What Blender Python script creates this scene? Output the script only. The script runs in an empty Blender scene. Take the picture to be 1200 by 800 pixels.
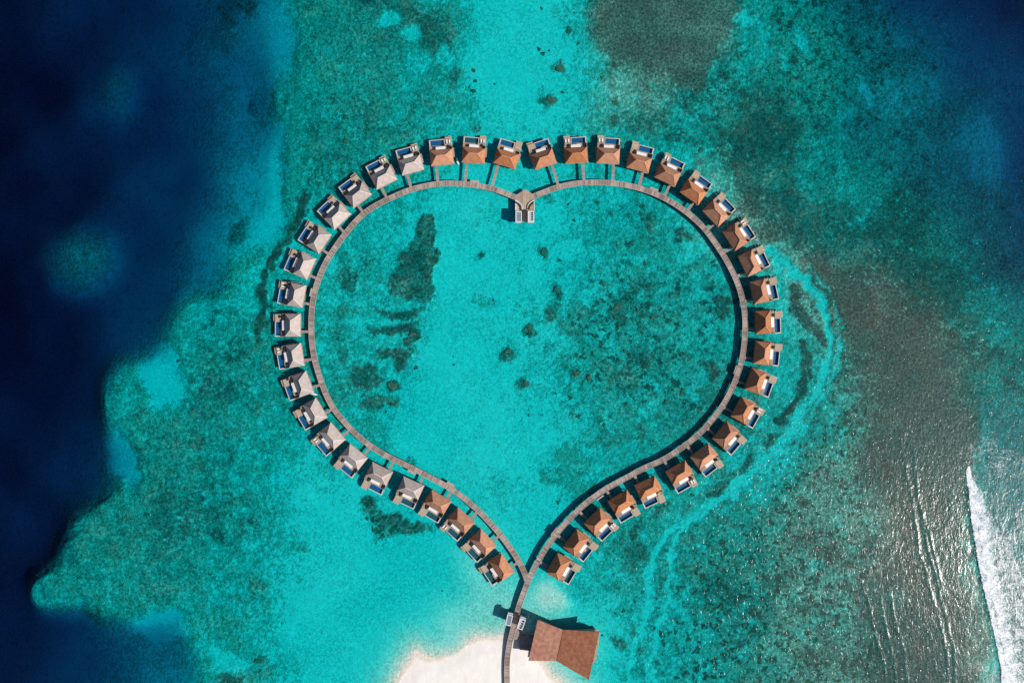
import bpy, bmesh, math, random
import numpy as np
from mathutils import Vector, Matrix

random.seed(7)
rng = np.random.RandomState(11)
sc = bpy.context.scene
col = sc.collection
H = 320.0          # camera height in metres above the water
S = 0.4            # metres per photo pixel at water level
rad = math.radians

def W(px, py, z=0.0):
    """map a place in the aerial survey (pixels) to metres, for a point standing z above the sea"""
    k = S * (H - z) / H
    return Vector(((px - 600) * k, (400 - py) * k, z))

# ------------------------------------------------------------------ materials
def new_mat(name):
    m = bpy.data.materials.new(name); m.use_nodes = True
    nt = m.node_tree; nt.nodes.clear()
    return m, nt
def N(nt, t, **kw):
    n = nt.nodes.new(t)
    for k, v in kw.items():
        if k in n.inputs.keys() if isinstance(k, str) else False: n.inputs[k].default_value = v
        else: setattr(n, k, v)
    return n
def inp(n, **kw):
    for k, v in kw.items(): n.inputs[k.replace('_', ' ')].default_value = v
    return n
def noise(nt, vec, scale, detail=4, rough=.55, dist=0.0):
    n = nt.nodes.new('ShaderNodeTexNoise'); n.inputs['Scale'].default_value = scale
    n.inputs['Detail'].default_value = detail; n.inputs['Roughness'].default_value = rough
    n.inputs['Distortion'].default_value = dist
    if vec is not None: nt.links.new(vec, n.inputs['Vector'])
    return n.outputs['Fac']
def math_(nt, op, a, b=None, c=None, clamp=False):
    n = nt.nodes.new('ShaderNodeMath'); n.operation = op; n.use_clamp = clamp
    for i, v in enumerate((a, b, c)):
        if v is None: continue
        if isinstance(v, (int, float)): n.inputs[i].default_value = v
        else: nt.links.new(v, n.inputs[i])
    return n.outputs[0]
def mapr(nt, v, a, b, c=0., d=1., smooth=True):
    n = nt.nodes.new('ShaderNodeMapRange')
    if smooth: n.interpolation_type = 'SMOOTHSTEP'
    nt.links.new(v, n.inputs[0])
    for i, x in enumerate((a, b, c, d)): n.inputs[i + 1].default_value = x
    return n.outputs[0]
def mixc(nt, f, a, b, mode='MIX'):
    n = nt.nodes.new('ShaderNodeMix'); n.data_type = 'RGBA'; n.blend_type = mode
    if isinstance(f, (int, float)): n.inputs[0].default_value = f
    else: nt.links.new(f, n.inputs[0])
    for i, v in ((6, a), (7, b)):
        if isinstance(v, tuple): n.inputs[i].default_value = (*v, 1)
        else: nt.links.new(v, n.inputs[i])
    return n.outputs[2]
def attr(nt, name):
    n = nt.nodes.new('ShaderNodeAttribute'); n.attribute_name = name
    return n
def bump(nt, h, strength, dist):
    n = nt.nodes.new('ShaderNodeBump'); n.inputs['Strength'].default_value = strength
    n.inputs['Distance'].default_value = dist
    nt.links.new(h, n.inputs['Height'])
    return n.outputs[0]
def coords(nt, kind='Object'):
    return nt.nodes.new('ShaderNodeTexCoord').outputs[kind]
def scaled(nt, vec, s):
    n = nt.nodes.new('ShaderNodeMapping'); n.inputs['Scale'].default_value = s
    nt.links.new(vec, n.inputs['Vector']); return n.outputs[0]
def finish(nt, colr, rough=.7, normal=None, spec=.3, metal=0.0):
    p = nt.nodes.new('ShaderNodeBsdfPrincipled')
    if isinstance(colr, tuple): p.inputs['Base Color'].default_value = (*colr, 1)
    else: nt.links.new(colr, p.inputs['Base Color'])
    p.inputs['Roughness'].default_value = rough
    p.inputs['Specular IOR Level'].default_value = spec
    p.inputs['Metallic'].default_value = metal
    if normal is not None: nt.links.new(normal, p.inputs['Normal'])
    o = nt.nodes.new('ShaderNodeOutputMaterial'); nt.links.new(p.outputs[0], o.inputs[0])
    return p

def simple(name, c, rough=.6, spec=.3, vary=.12, scale=2.0, metal=0.0):
    m, nt = new_mat(name)
    v = coords(nt)
    n = noise(nt, v, scale, 5)
    dark = tuple(x * (1 - vary) for x in c); light = tuple(min(1, x * (1 + vary)) for x in c)
    finish(nt, mixc(nt, mapr(nt, n, .3, .7), dark, light), rough, None, spec, metal)
    return m

def thatch(name, base, tint):
    """thatch laid in courses: rows across the slope, clumpy weathering, per-roof tone"""
    m, nt = new_mat(name)
    v = coords(nt); oi = nt.nodes.new('ShaderNodeObjectInfo').outputs['Random']
    sep = nt.nodes.new('ShaderNodeSeparateXYZ'); nt.links.new(v, sep.inputs[0])
    w = math_(nt, 'FRACT', math_(nt, 'MULTIPLY', math_(nt, 'ADD', sep.outputs[2], math_(nt, 'MULTIPLY', noise(nt, v, 3., 2), .06)), 2.6))
    n1 = noise(nt, v, .55, 5, .6); n2 = noise(nt, scaled(nt, v, (9, 9, 2)), 1.0, 4, .7)
    c = mixc(nt, mapr(nt, n1, .3, .7), base, tint)
    c = mixc(nt, math_(nt, 'MULTIPLY', mapr(nt, n2, .35, .7), .35), c, tuple(x * .55 for x in base))
    c = mixc(nt, math_(nt, 'MULTIPLY', mapr(nt, w, .0, .25, 1, 0), .25), c, tuple(x * .5 for x in base))
    hsv = nt.nodes.new('ShaderNodeHueSaturation'); nt.links.new(c, hsv.inputs['Color'])
    nt.links.new(mapr(nt, oi, 0, 1, .86, 1.12, False), hsv.inputs['Value'])
    nt.links.new(mapr(nt, math_(nt, 'FRACT', math_(nt, 'MULTIPLY', oi, 7.3)), 0, 1, .85, 1.1, False), hsv.inputs['Saturation'])
    h = math_(nt, 'ADD', math_(nt, 'MULTIPLY', w, .5), n2)
    finish(nt, hsv.outputs[0], .95, bump(nt, h, .35, .06), .1)
    return m

def planks(name, c1, c2, across, width, rough=.75, spec=.25):
    """boards running across the given axis of the object (0 = x, 1 = y) or of the UV (2 = along u)"""
    m, nt = new_mat(name)
    if across == 2:
        v = coords(nt, 'UV')
    else:
        v = coords(nt)
    sep = nt.nodes.new('ShaderNodeSeparateXYZ'); nt.links.new(v, sep.inputs[0])
    a = sep.outputs[0 if across in (0, 2) else 1]
    k = math_(nt, 'MULTIPLY', a, 1 / width)
    cell = math_(nt, 'FLOOR', k); fr = math_(nt, 'FRACT', k)
    oi = nt.nodes.new('ShaderNodeObjectInfo').outputs['Random']
    wn = nt.nodes.new('ShaderNodeTexWhiteNoise'); wn.noise_dimensions = '2D'
    cb = nt.nodes.new('ShaderNodeCombineXYZ'); nt.links.new(cell, cb.inputs[0]); nt.links.new(oi, cb.inputs[1])
    nt.links.new(cb.outputs[0], wn.inputs['Vector'])
    big = math_(nt, 'FLOOR', math_(nt, 'MULTIPLY', a, 1 / (width * 9)))
    wn2 = nt.nodes.new('ShaderNodeTexWhiteNoise'); wn2.noise_dimensions = '1D'; nt.links.new(big, wn2.inputs['W'])
    f = math_(nt, 'ADD', math_(nt, 'MULTIPLY', wn.outputs[0], .55), math_(nt, 'MULTIPLY', wn2.outputs[0], .45))
    c = mixc(nt, mapr(nt, f, .15, .85), c1, c2)
    st = noise(nt, coords(nt), .8, 5, .65)
    c = mixc(nt, math_(nt, 'MULTIPLY', mapr(nt, st, .45, .75), .4), c, tuple(x * .6 for x in c1))
    gap = mapr(nt, fr, .0, .07, .8, 0, False)
    c = mixc(nt, gap, c, (.03, .025, .02))
    finish(nt, c, rough, bump(nt, math_(nt, 'MULTIPLY', fr, 1), .15, .02), spec)
    return m

M = {}
M['roof_brown'] = thatch('brown_thatch', (.47, .195, .10), (.60, .275, .145))
M['roof_grey'] = thatch('grey_thatch', (.44, .375, .35), (.56, .485, .455))
M['cap_brown'] = simple('brown_ridge_cap', (.62, .30, .18), .9)
M['cap_grey'] = simple('grey_ridge_cap', (.70, .62, .57), .9)
M['deck'] = planks('deck_boards', (.33, .25, .20), (.47, .37, .29), 0, .28)
M['deck_grey'] = planks('grey_deck_boards', (.30, .24, .22), (.42, .35, .32), 1, .28)
M['step'] = planks('step_boards', (.38, .30, .22), (.50, .40, .30), 1, .28)
M['walk'] = planks('boardwalk_boards', (.20, .155, .14), (.46, .37, .335), 2, .36)
M['kerb'] = simple('boardwalk_edge_beam', (.45, .38, .33), .8)
M['pile'] = simple('weathered_pile', (.22, .18, .15), .9)
M['wall'] = planks('timber_wall', (.36, .25, .17), (.45, .33, .23), 0, .22)
M['rim'] = simple('pale_stone_rim', (.56, .52, .48), .5, .4)
M['white'] = simple('white_canvas', (.80, .79, .77), .8, .2, .04)
M['whitepaint'] = simple('white_painted_frame', (.74, .73, .72), .5, .4, .05)
M['black'] = simple('black_fabric', (.02, .022, .025), .8, .2)
M['glass'] = simple('dark_window_glass', (.03, .05, .06), .05, .8, .05)
M['frame'] = simple('dark_window_frame', (.10, .08, .07), .5)
M['panel'] = simple('blue_grey_roof_panel', (.20, .25, .33), .45, .4, .15, 1.2)
M['palepanel'] = simple('pale_grey_roof_panel', (.50, .53, .60), .5, .4, .1, 1.2)
M['plant'] = simple('garden_foliage', (.09, .11, .035), .9, .1, .6, 3.)
M['gravel'] = simple('pale_gravel', (.55, .47, .40), .95, .1, .3, 4.)
M['earth'] = simple('brown_planting_soil', (.38, .25, .17), .95, .1, .3, 3.)
M['cushion'] = simple('ochre_cushion', (.60, .42, .14), .9)
M['cushion_pink'] = simple('salmon_cushion', (.70, .32, .22), .9)
M['skin_board'] = simple('white_board', (.80, .80, .78), .4)
def pool_mat(name, c1, c2):
    m, nt = new_mat(name)
    v = coords(nt)
    b = nt.nodes.new('ShaderNodeTexBrick'); nt.links.new(v, b.inputs['Vector'])
    b.inputs['Scale'].default_value = 3.0; b.inputs['Color1'].default_value = (*c1, 1); b.inputs['Color2'].default_value = (*c2, 1)
    b.inputs['Mortar'].default_value = (*[x * .7 for x in c1], 1); b.inputs['Mortar Size'].default_value = .03
    b.offset = 0
    finish(nt, b.outputs[0], .4, None, .4)
    return m
M['tile'] = pool_mat('blue_mosaic_tile', (.009, .115, .28), (.015, .155, .35))
M['tile_teal'] = pool_mat('teal_mosaic_tile', (.02, .10, .14), (.03, .15, .19))
m, nt = new_mat('pool_water'); v = coords(nt)
tr = nt.nodes.new('ShaderNodeBsdfTransparent'); tr.inputs[0].default_value = (.75, .93, .97, 1)
gl = nt.nodes.new('ShaderNodeBsdfGlossy'); gl.inputs['Roughness'].default_value = .04
fr = nt.nodes.new('ShaderNodeFresnel'); fr.inputs[0].default_value = 1.33
bm_ = bump(nt, noise(nt, v, 1.6, 3), .25, .05); nt.links.new(bm_, gl.inputs['Normal']); nt.links.new(bm_, fr.inputs['Normal'])
mx = nt.nodes.new('ShaderNodeMixShader'); nt.links.new(fr.outputs[0], mx.inputs[0]); nt.links.new(tr.outputs[0], mx.inputs[1]); nt.links.new(gl.outputs[0], mx.inputs[2])
o = nt.nodes.new('ShaderNodeOutputMaterial'); nt.links.new(mx.outputs[0], o.inputs[0])
nt.links.new(mapr(nt, nt.nodes.new('ShaderNodeNewGeometry').outputs['Backfacing'], 0, 1, 1.33, 1 / 1.33, False), fr.inputs[0])
M['poolwater'] = m

# ------------------------------------------------------------------ seabed material
m, nt = new_mat('sand_and_coral_seabed'); v = coords(nt)
R = attr(nt, 'reef').outputs['Fac']; B = attr(nt, 'brown').outputs['Fac']; C = attr(nt, 'clump').outputs['Fac']; DRY = attr(nt, 'dry').outputs['Fac']
nA = noise(nt, v, .16, 6, .68, .4); nB = noise(nt, v, .62, 5, .72, .3); nC = noise(nt, v, .85, 6, .8); nD = noise(nt, scaled(nt, v, (1, 1, 1)), .045, 5, .6)
cov = math_(nt, 'ADD', math_(nt, 'MULTIPLY', R, 1.25), math_(nt, 'ADD', math_(nt, 'MULTIPLY', math_(nt, 'SUBTRACT', nA, .5), 1.3), math_(nt, 'MULTIPLY', math_(nt, 'SUBTRACT', nB, .5), 3.0)))
cov = mapr(nt, cov, .12, 1.0)
cov = math_(nt, 'MULTIPLY', cov, mapr(nt, R, .02, .2))
# sand: tone drifts; fine mottling paints caustic light from the waves into the colour
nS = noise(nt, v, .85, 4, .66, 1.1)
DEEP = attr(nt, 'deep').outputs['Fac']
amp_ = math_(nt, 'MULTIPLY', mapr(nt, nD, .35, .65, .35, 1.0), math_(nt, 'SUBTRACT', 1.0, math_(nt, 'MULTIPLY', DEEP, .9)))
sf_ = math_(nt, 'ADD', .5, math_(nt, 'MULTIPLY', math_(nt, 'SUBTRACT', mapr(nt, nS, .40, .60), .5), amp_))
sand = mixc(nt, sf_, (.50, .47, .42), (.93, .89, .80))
sand = mixc(nt, math_(nt, 'MULTIPLY', mapr(nt, nD, .42, .66), .35), sand, (.52, .53, .44))
sand = mixc(nt, DRY, sand, mixc(nt, mapr(nt, noise(nt, scaled(nt, v, (.9, .35, 1)), .5, 6, .7, .6), .3, .7), (.81, .775, .74), (.88, .855, .825)))
WET = attr(nt, 'wet').outputs['Fac']
sand = mixc(nt, math_(nt, 'MULTIPLY', WET, .6), sand, (.78, .68, .57))
algae = mixc(nt, mapr(nt, nC, .38, .64), (.075, .12, .095), (.38, .47, .39))
brown = mixc(nt, mapr(nt, nC, .38, .64), (.045, .050, .044), (.165, .175, .155))
bf = mapr(nt, math_(nt, 'ADD', B, math_(nt, 'MULTIPLY', math_(nt, 'SUBTRACT', nD, .5), 1.2)), .1, .75)
reefc = mixc(nt, bf, algae, brown)
spk = mapr(nt, math_(nt, 'ADD', math_(nt, 'MULTIPLY', nB, .6), math_(nt, 'MULTIPLY', noise(nt, v, .9, 3, .6), .4)), .52, .62)
reefc = mixc(nt, math_(nt, 'MULTIPLY', spk, .7), reefc, (.07, .08, .055))
film = mixc(nt, mapr(nt, nC, .40, .62), (.27, .33, .255), (.52, .56, .44))
film = mixc(nt, math_(nt, 'MULTIPLY', B, .7), film, (.30, .25, .19))
reefc = mixc(nt, mapr(nt, math_(nt, 'ADD', R, math_(nt, 'MULTIPLY', math_(nt, 'SUBTRACT', nB, .5), 1.1)), .42, .88), film, reefc)
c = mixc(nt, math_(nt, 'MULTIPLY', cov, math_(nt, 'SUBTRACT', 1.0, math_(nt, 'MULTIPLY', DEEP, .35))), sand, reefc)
# bommies: dark coral clumps 2-4 m across
vor = nt.nodes.new('ShaderNodeTexVoronoi'); vor.inputs['Scale'].default_value = .27; vor.inputs['Randomness'].default_value = 1
wv = nt.nodes.new('ShaderNodeVectorMath'); wv.operation = 'ADD'
nv = nt.nodes.new('ShaderNodeTexNoise'); nv.inputs['Scale'].default_value = .35; nv.inputs['Detail'].default_value = 4; nt.links.new(v, nv.inputs['Vector'])
sc_ = nt.nodes.new('ShaderNodeVectorMath'); sc_.operation = 'SCALE'; sc_.inputs['Scale'].default_value = 8; nt.links.new(nv.outputs['Color'], sc_.inputs[0])
nt.links.new(v, wv.inputs[0]); nt.links.new(sc_.outputs[0], wv.inputs[1]); nt.links.new(wv.outputs[0], vor.inputs['Vector'])
cl = mapr(nt, math_(nt, 'ADD', vor.outputs['Distance'], math_(nt, 'MULTIPLY', nB, .8)), .66, .90, 1, 0)
cl = math_(nt, 'MULTIPLY', cl, mapr(nt, math_(nt, 'ADD', math_(nt, 'MULTIPLY', C, 1.15), math_(nt, 'MULTIPLY', math_(nt, 'SUBTRACT', noise(nt, v, .09, 3), .5), 1.2)), .15, .7))
c = mixc(nt, math_(nt, 'MULTIPLY', cl, .92), c, mixc(nt, mapr(nt, nC, .3, .7), (.05, .045, .035), (.13, .10, .08)))
hb = math_(nt, 'ADD', math_(nt, 'MULTIPLY', nB, math_(nt, 'ADD', .35, math_(nt, 'MULTIPLY', cov, 1.0))), math_(nt, 'MULTIPLY', nC, .35))
hb = math_(nt, 'MULTIPLY', hb, math_(nt, 'SUBTRACT', 1.0, math_(nt, 'MULTIPLY', DRY, .75)))
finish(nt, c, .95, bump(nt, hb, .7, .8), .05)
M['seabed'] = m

# ------------------------------------------------------------------ sea water: absorbing volume under a rippled surface
m, nt = new_mat('sea_water'); v = coords(nt)
FO = attr(nt, 'foam').outputs['Fac']; CH = attr(nt, 'chop').outputs['Fac']
rot = nt.nodes.new('ShaderNodeMapping'); rot.inputs['Rotation'].default_value = (0, 0, rad(-14)); rot.inputs['Scale'].default_value = (1.0, .42, 1); nt.links.new(v, rot.inputs['Vector'])
w1 = noise(nt, rot.outputs[0], .46, 3, .55, .3); w2 = noise(nt, scaled(nt, rot.outputs[0], (1, 1.5, 1)), 1.1, 3, .6)
w3 = noise(nt, v, .06, 2)
crest = mapr(nt, noise(nt, scaled(nt, rot.outputs[0], (1, .8, 1)), .95, 2, .5), .60, .78)
hgt = math_(nt, 'ADD', math_(nt, 'ADD', math_(nt, 'MULTIPLY', w1, 1.0), math_(nt, 'MULTIPLY', w2, .42)), math_(nt, 'MULTIPLY', crest, .75))
amp = mapr(nt, math_(nt, 'ADD', CH, math_(nt, 'MULTIPLY', math_(nt, 'SUBTRACT', w3, .5), .5)), 0, 1, .25, 1.0, False)
bn = bump(nt, math_(nt, 'MULTIPLY', hgt, amp), 1.0, .175)
tr = nt.nodes.new('ShaderNodeBsdfTransparent')
gl = nt.nodes.new('ShaderNodeBsdfGlossy'); gl.inputs['Roughness'].default_value = .20; nt.links.new(bn, gl.inputs['Normal'])
fr = nt.nodes.new('ShaderNodeFresnel'); nt.links.new(bn, fr.inputs['Normal'])
nt.links.new(mapr(nt, nt.nodes.new('ShaderNodeNewGeometry').outputs['Backfacing'], 0, 1, 1.33, 1 / 1.33, False), fr.inputs[0])
mx = nt.nodes.new('ShaderNodeMixShader'); nt.links.new(fr.outputs[0], mx.inputs[0]); nt.links.new(tr.outputs[0], mx.inputs[1]); nt.links.new(gl.outputs[0], mx.inputs[2])
fm = nt.nodes.new('ShaderNodeBsdfDiffuse'); 
fn = math_(nt, 'ADD', math_(nt, 'MULTIPLY', noise(nt, v, .28, 6, .75, .8), .6), math_(nt, 'MULTIPLY', noise(nt, v, 1.3, 4, .7), .5))
nt.links.new(mixc(nt, mapr(nt, fn, .42, .62), (.34, .46, .56), (.90, .92, .95)), fm.inputs[0])
ff = mapr(nt, math_(nt, 'ADD', FO, math_(nt, 'MULTIPLY', math_(nt, 'SUBTRACT', fn, .55), 2.2)), .30, .85)
ff = math_(nt, 'MULTIPLY', ff, mapr(nt, FO, .0, .12))
mf = nt.nodes.new('ShaderNodeMixShader'); nt.links.new(ff, mf.inputs[0]); nt.links.new(mx.outputs[0], mf.inputs[1]); nt.links.new(fm.outputs[0], mf.inputs[2])
ab = nt.nodes.new('ShaderNodeVolumeAbsorption'); 
A = (2.3, .142, .085)      # per metre, red / green / blue
dens = 4.0
ab.inputs['Color'].default_value = (1 - A[0] / dens, 1 - A[1] / dens, 1 - A[2] / dens, 1); ab.inputs['Density'].default_value = dens
o = nt.nodes.new('ShaderNodeOutputMaterial'); nt.links.new(mf.outputs[0], o.inputs['Surface']); nt.links.new(ab.outputs[0], o.inputs['Volume'])
m.volume_intersection_method = 'FAST' if hasattr(m, 'volume_intersection_method') else m.volume_intersection_method
M['sea'] = m

# ------------------------------------------------------------------ mesh helpers
class MB:
    def __init__(s): s.bm = bmesh.new()
    def box(s, x0, x1, y0, y1, z0, z1, bevel=0):
        vs = [s.bm.verts.new(p) for p in ((x0,y0,z0),(x1,y0,z0),(x1,y1,z0),(x0,y1,z0),(x0,y0,z1),(x1,y0,z1),(x1,y1,z1),(x0,y1,z1))]
        for f in ((3,2,1,0),(4,5,6,7),(0,1,5,4),(1,2,6,5),(2,3,7,6),(3,0,4,7)): s.bm.faces.new([vs[i] for i in f])
        return s
    def obox(s, a, b, w, z0, z1):
        """a beam of width w from a to b (2D)"""
        a = Vector(a[:2]); b = Vector(b[:2]); d = (b - a).normalized(); n = Vector((-d.y, d.x)) * w / 2
        return s.prism([a - n, b - n, b + n, a + n], z0, z1)
    def prism(s, pts, z0, z1):
        pts = [Vector(p[:2]) for p in pts]
        if sum(pts[i].x * pts[(i+1) % len(pts)].y - pts[(i+1) % len(pts)].x * pts[i].y for i in range(len(pts))) < 0: pts = pts[::-1]
        lo = [s.bm.verts.new((p.x, p.y, z0)) for p in pts]; hi = [s.bm.verts.new((p.x, p.y, z1)) for p in pts]
        s.bm.faces.new(lo[::-1]); s.bm.faces.new(hi)
        n = len(pts)
        for i in range(n): s.bm.faces.new([lo[i], lo[(i+1) % n], hi[(i+1) % n], hi[i]])
        return s
    def cyl(s, x, y, z0, z1, r, r2=None, n=12):
        r2 = r if r2 is None else r2
        lo = [s.bm.verts.new((x + r*math.cos(2*math.pi*i/n), y + r*math.sin(2*math.pi*i/n), z0)) for i in range(n)]
        hi = [s.bm.verts.new((x + r2*math.cos(2*math.pi*i/n), y + r2*math.sin(2*math.pi*i/n), z1)) for i in range(n)]
        s.bm.faces.new(lo[::-1]); s.bm.faces.new(hi)
        for i in range(n): s.bm.faces.new([lo[i], lo[(i+1) % n], hi[(i+1) % n], hi[i]])
        return s
    def faces(s, verts, faces):
        vs = [s.bm.verts.new(p) for p in verts]
        for f in faces: s.bm.faces.new([vs[i] for i in f])
        return s
    def mirror(s):
        for v_ in s.bm.verts: v_.co.x *= -1
        bmesh.ops.reverse_faces(s.bm, faces=s.bm.faces[:])
        return s
    def build(s, name, mat, parent=None, mir=False, smooth=False):
        if mir: s.mirror()
        me = bpy.data.meshes.new(name); s.bm.to_mesh(me); s.bm.free()
        me.materials.append(mat)
        if smooth: me.polygons.foreach_set('use_smooth', [True] * len(me.polygons))
        o_ = bpy.data.objects.new(name, me); col.objects.link(o_); o_.parent = parent
        return o_
def empty(name, loc, rz=0.0):
    e = bpy.data.objects.new(name, None); e.location = loc; e.rotation_euler = (0, 0, rz); e.empty_display_size = .5
    col.objects.link(e); return e
def tag(o_, label=None, cat=None, group=None, kind=None):
    if label: o_['label'] = label
    if cat: o_['category'] = cat
    if group: o_['group'] = group
    if kind: o_['kind'] = kind
    return o_
def copy_tree(o_, parent=None):
    c_ = o_.copy(); col.objects.link(c_); c_.parent = parent
    for ch in list(o_.children):
        copy_tree(ch, c_)
    return c_

# ------------------------------------------------------------------ numpy noise and masks
def vnoise(x, y, seed):
    r = np.random.RandomState(seed); T = r.rand(256, 256)
    xi = np.floor(x).astype(int); yi = np.floor(y).astype(int); fx = x - xi; fy = y - yi
    fx = fx * fx * fx * (fx * (fx * 6 - 15) + 10); fy = fy * fy * fy * (fy * (fy * 6 - 15) + 10)
    a = T[xi & 255, yi & 255]; b = T[(xi + 1) & 255, yi & 255]; c_ = T[xi & 255, (yi + 1) & 255]; d = T[(xi + 1) & 255, (yi + 1) & 255]
    return (a * (1 - fx) + b * fx) * (1 - fy) + (c_ * (1 - fx) + d * fx) * fy
def fbm(x, y, scale, octv, seed, gain=.5):
    t = 0; a = 1; s_ = 0
    for i in range(octv):
        t = t + a * (vnoise(x / scale + i * 17.3, y / scale - i * 9.1, seed + i) - .5); s_ += a; a *= gain; scale /= 2
    return t / s_ * 2
def smooth(a, b, v_):
    t = np.clip((v_ - a) / (b - a), 0, 1); return t * t * (3 - 2 * t)
def grid_eval(G, x, y, x0=0., y0=0., step=40.):
    """Catmull-free smooth lookup: separable cosine-ish bicubic B-spline of the survey grid"""
    G = np.asarray(G, float); h, w = G.shape
    u = (x - x0) / step; t = (y - y0) / step
    iu = np.floor(u).astype(int); it = np.floor(t).astype(int); fu = u - iu; ft = t - it
    def wts(f):
        # interpolating blend between linear and cubic B-spline
        b = [(1 - f) ** 3 / 6, (3 * f ** 3 - 6 * f * f + 4) / 6, (-3 * f ** 3 + 3 * f * f + 3 * f + 1) / 6, f ** 3 / 6]
        l = [0 * f, 1 - f, f, 0 * f]
        return [.55 * l[k] + .45 * b[k] for k in range(4)]
    wu = wts(fu); wt = wts(ft); out = 0
    for j in range(4):
        for i in range(4):
            out = out + wu[i] * wt[j] * G[np.clip(it + j - 1, 0, h - 1), np.clip(iu + i - 1, 0, w - 1)]
    return out
def sdf_poly(P, x, y):
    """signed distance in survey pixels, positive inside"""
    P = np.asarray(P, float); d = np.full(x.shape, 1e18); ins = np.zeros(x.shape, bool)
    n = len(P)
    for i in range(n):
        ax, ay = P[i]; bx, by = P[(i + 1) % n]
        ex, ey = bx - ax, by - ay; wx, wy = x - ax, y - ay
        t = np.clip((wx * ex + wy * ey) / (ex * ex + ey * ey + 1e-12), 0, 1)
        d = np.minimum(d, (wx - t * ex) ** 2 + (wy - t * ey) ** 2)
        cnd = (ay > y) != (by > y)
        with np.errstate(divide='ignore', invalid='ignore'):
            xx = (bx - ax) * (y - ay) / (by - ay + 1e-12) + ax
        ins ^= cnd & (x < xx)
    return np.where(ins, 1, -1) * np.sqrt(d)
def dist_line(P, x, y):
    P = np.asarray(P, float); d = np.full(x.shape, 1e18)
    for i in range(len(P) - 1):
        ax, ay = P[i]; bx, by = P[i + 1]; ex, ey = bx - ax, by - ay; wx, wy = x - ax, y - ay
        t = np.clip((wx * ex + wy * ey) / (ex * ex + ey * ey), 0, 1)
        d = np.minimum(d, (wx - t * ex) ** 2 + (wy - t * ey) ** 2)
    return np.sqrt(d)
def ell(x, y, cx, cy, rx, ry, ang=0, soft=.35):
    a = rad(ang); dx = x - cx; dy = y - cy
    u = (dx * math.cos(a) + dy * math.sin(a)) / rx; v_ = (-dx * math.sin(a) + dy * math.cos(a)) / ry
    return smooth(1 + soft, 1 - soft, np.sqrt(u * u + v_ * v_))

DEPTH = dict(z=.2, a=.3, b=.55, c=1.45, d=1.7, e=2.3, f=3.9, g=5.8, h=8, i=10, j=11.5, k=13.6, l=16, m=18.6, n=21)
DD = """m m l k k i i h g f
m m l l k j i h h f
n m m k k k i i h f
n m m k k k i h i g
n m m l k k i h g g
m m m l k k i g g f
m m m k k k i g f f
n m l k k k h f f e
n m l k k j g e e e
n m m l k k g e e e
n m m l k h f e e e
m m m l j f f e e e
m m l l i e e e e e
m m l j g g e e e e
m m l j g g e e e e
m l l k j g e e e e
m l l k j h e e e e
m l l k j i i g e e
l l k i i h g g e e
l l j i h h g g e e
l k j i h g g f e e"""
DI = """e e e e e f f e e e d d d c c c c c b b b c d e f g i j j k k
e e e e e f f e e e d d d d c c c c b b b b c d e f g h i j k
e e e e e f f e e e d d d c c c c c b b b c c d e f f g i j j
e e e e e f f e e e d d c c c c c c b b c c c d e f f g h i j
e e e e e f f e e e d d c c c c c c c c c c c d e f f g h i j
e e e e e f f e e d d c c c c c c c c c c b c d e e f g h i j
e e e e e f f e d d d c c c c c c c c c c b b c d e e f g h i
e e e e e f f e d d c c c c c c c c c c c b a b c d e e f g i
e e e e e e f d d c c c c c c c c c c c c c c b a b b c e g h
e e e e e e e d d c c c c c c c c c c c c c c c b a a b c e g
e e e e e e d d d c c c c c c c c c c c c c c c b b a a b d e
e e e e e d d d d c c c c c c c c c c c c c c c c b a a b c d
e e e e d d d d d c c c c c c c c c c c c c c c c b a a a c e
e e e e d d d d d c c c c c c c c c c c c c c c c b a a a d e
e e e e d d d d d c c c c c c c c c c c c c c c b b a a a d d
e e d d d d d c c c c c c c c c c c c c c c c b b b a a a d d
e d d d d d d d c c c d c c b c c c c c c c c b b b a a a c d
e d d d d d d d c c c d c c b b c c c c c c c b b b a a a b d
e d d d d d d d d c d c c b b a b c c c c c c b b b a a a a c
e d d d d d d d d d c c b a a a a b c c c c c b b b b a a a c
e d d d d d d c c c c c a a a a a b c c c c c b b b b a a a c"""
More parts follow.
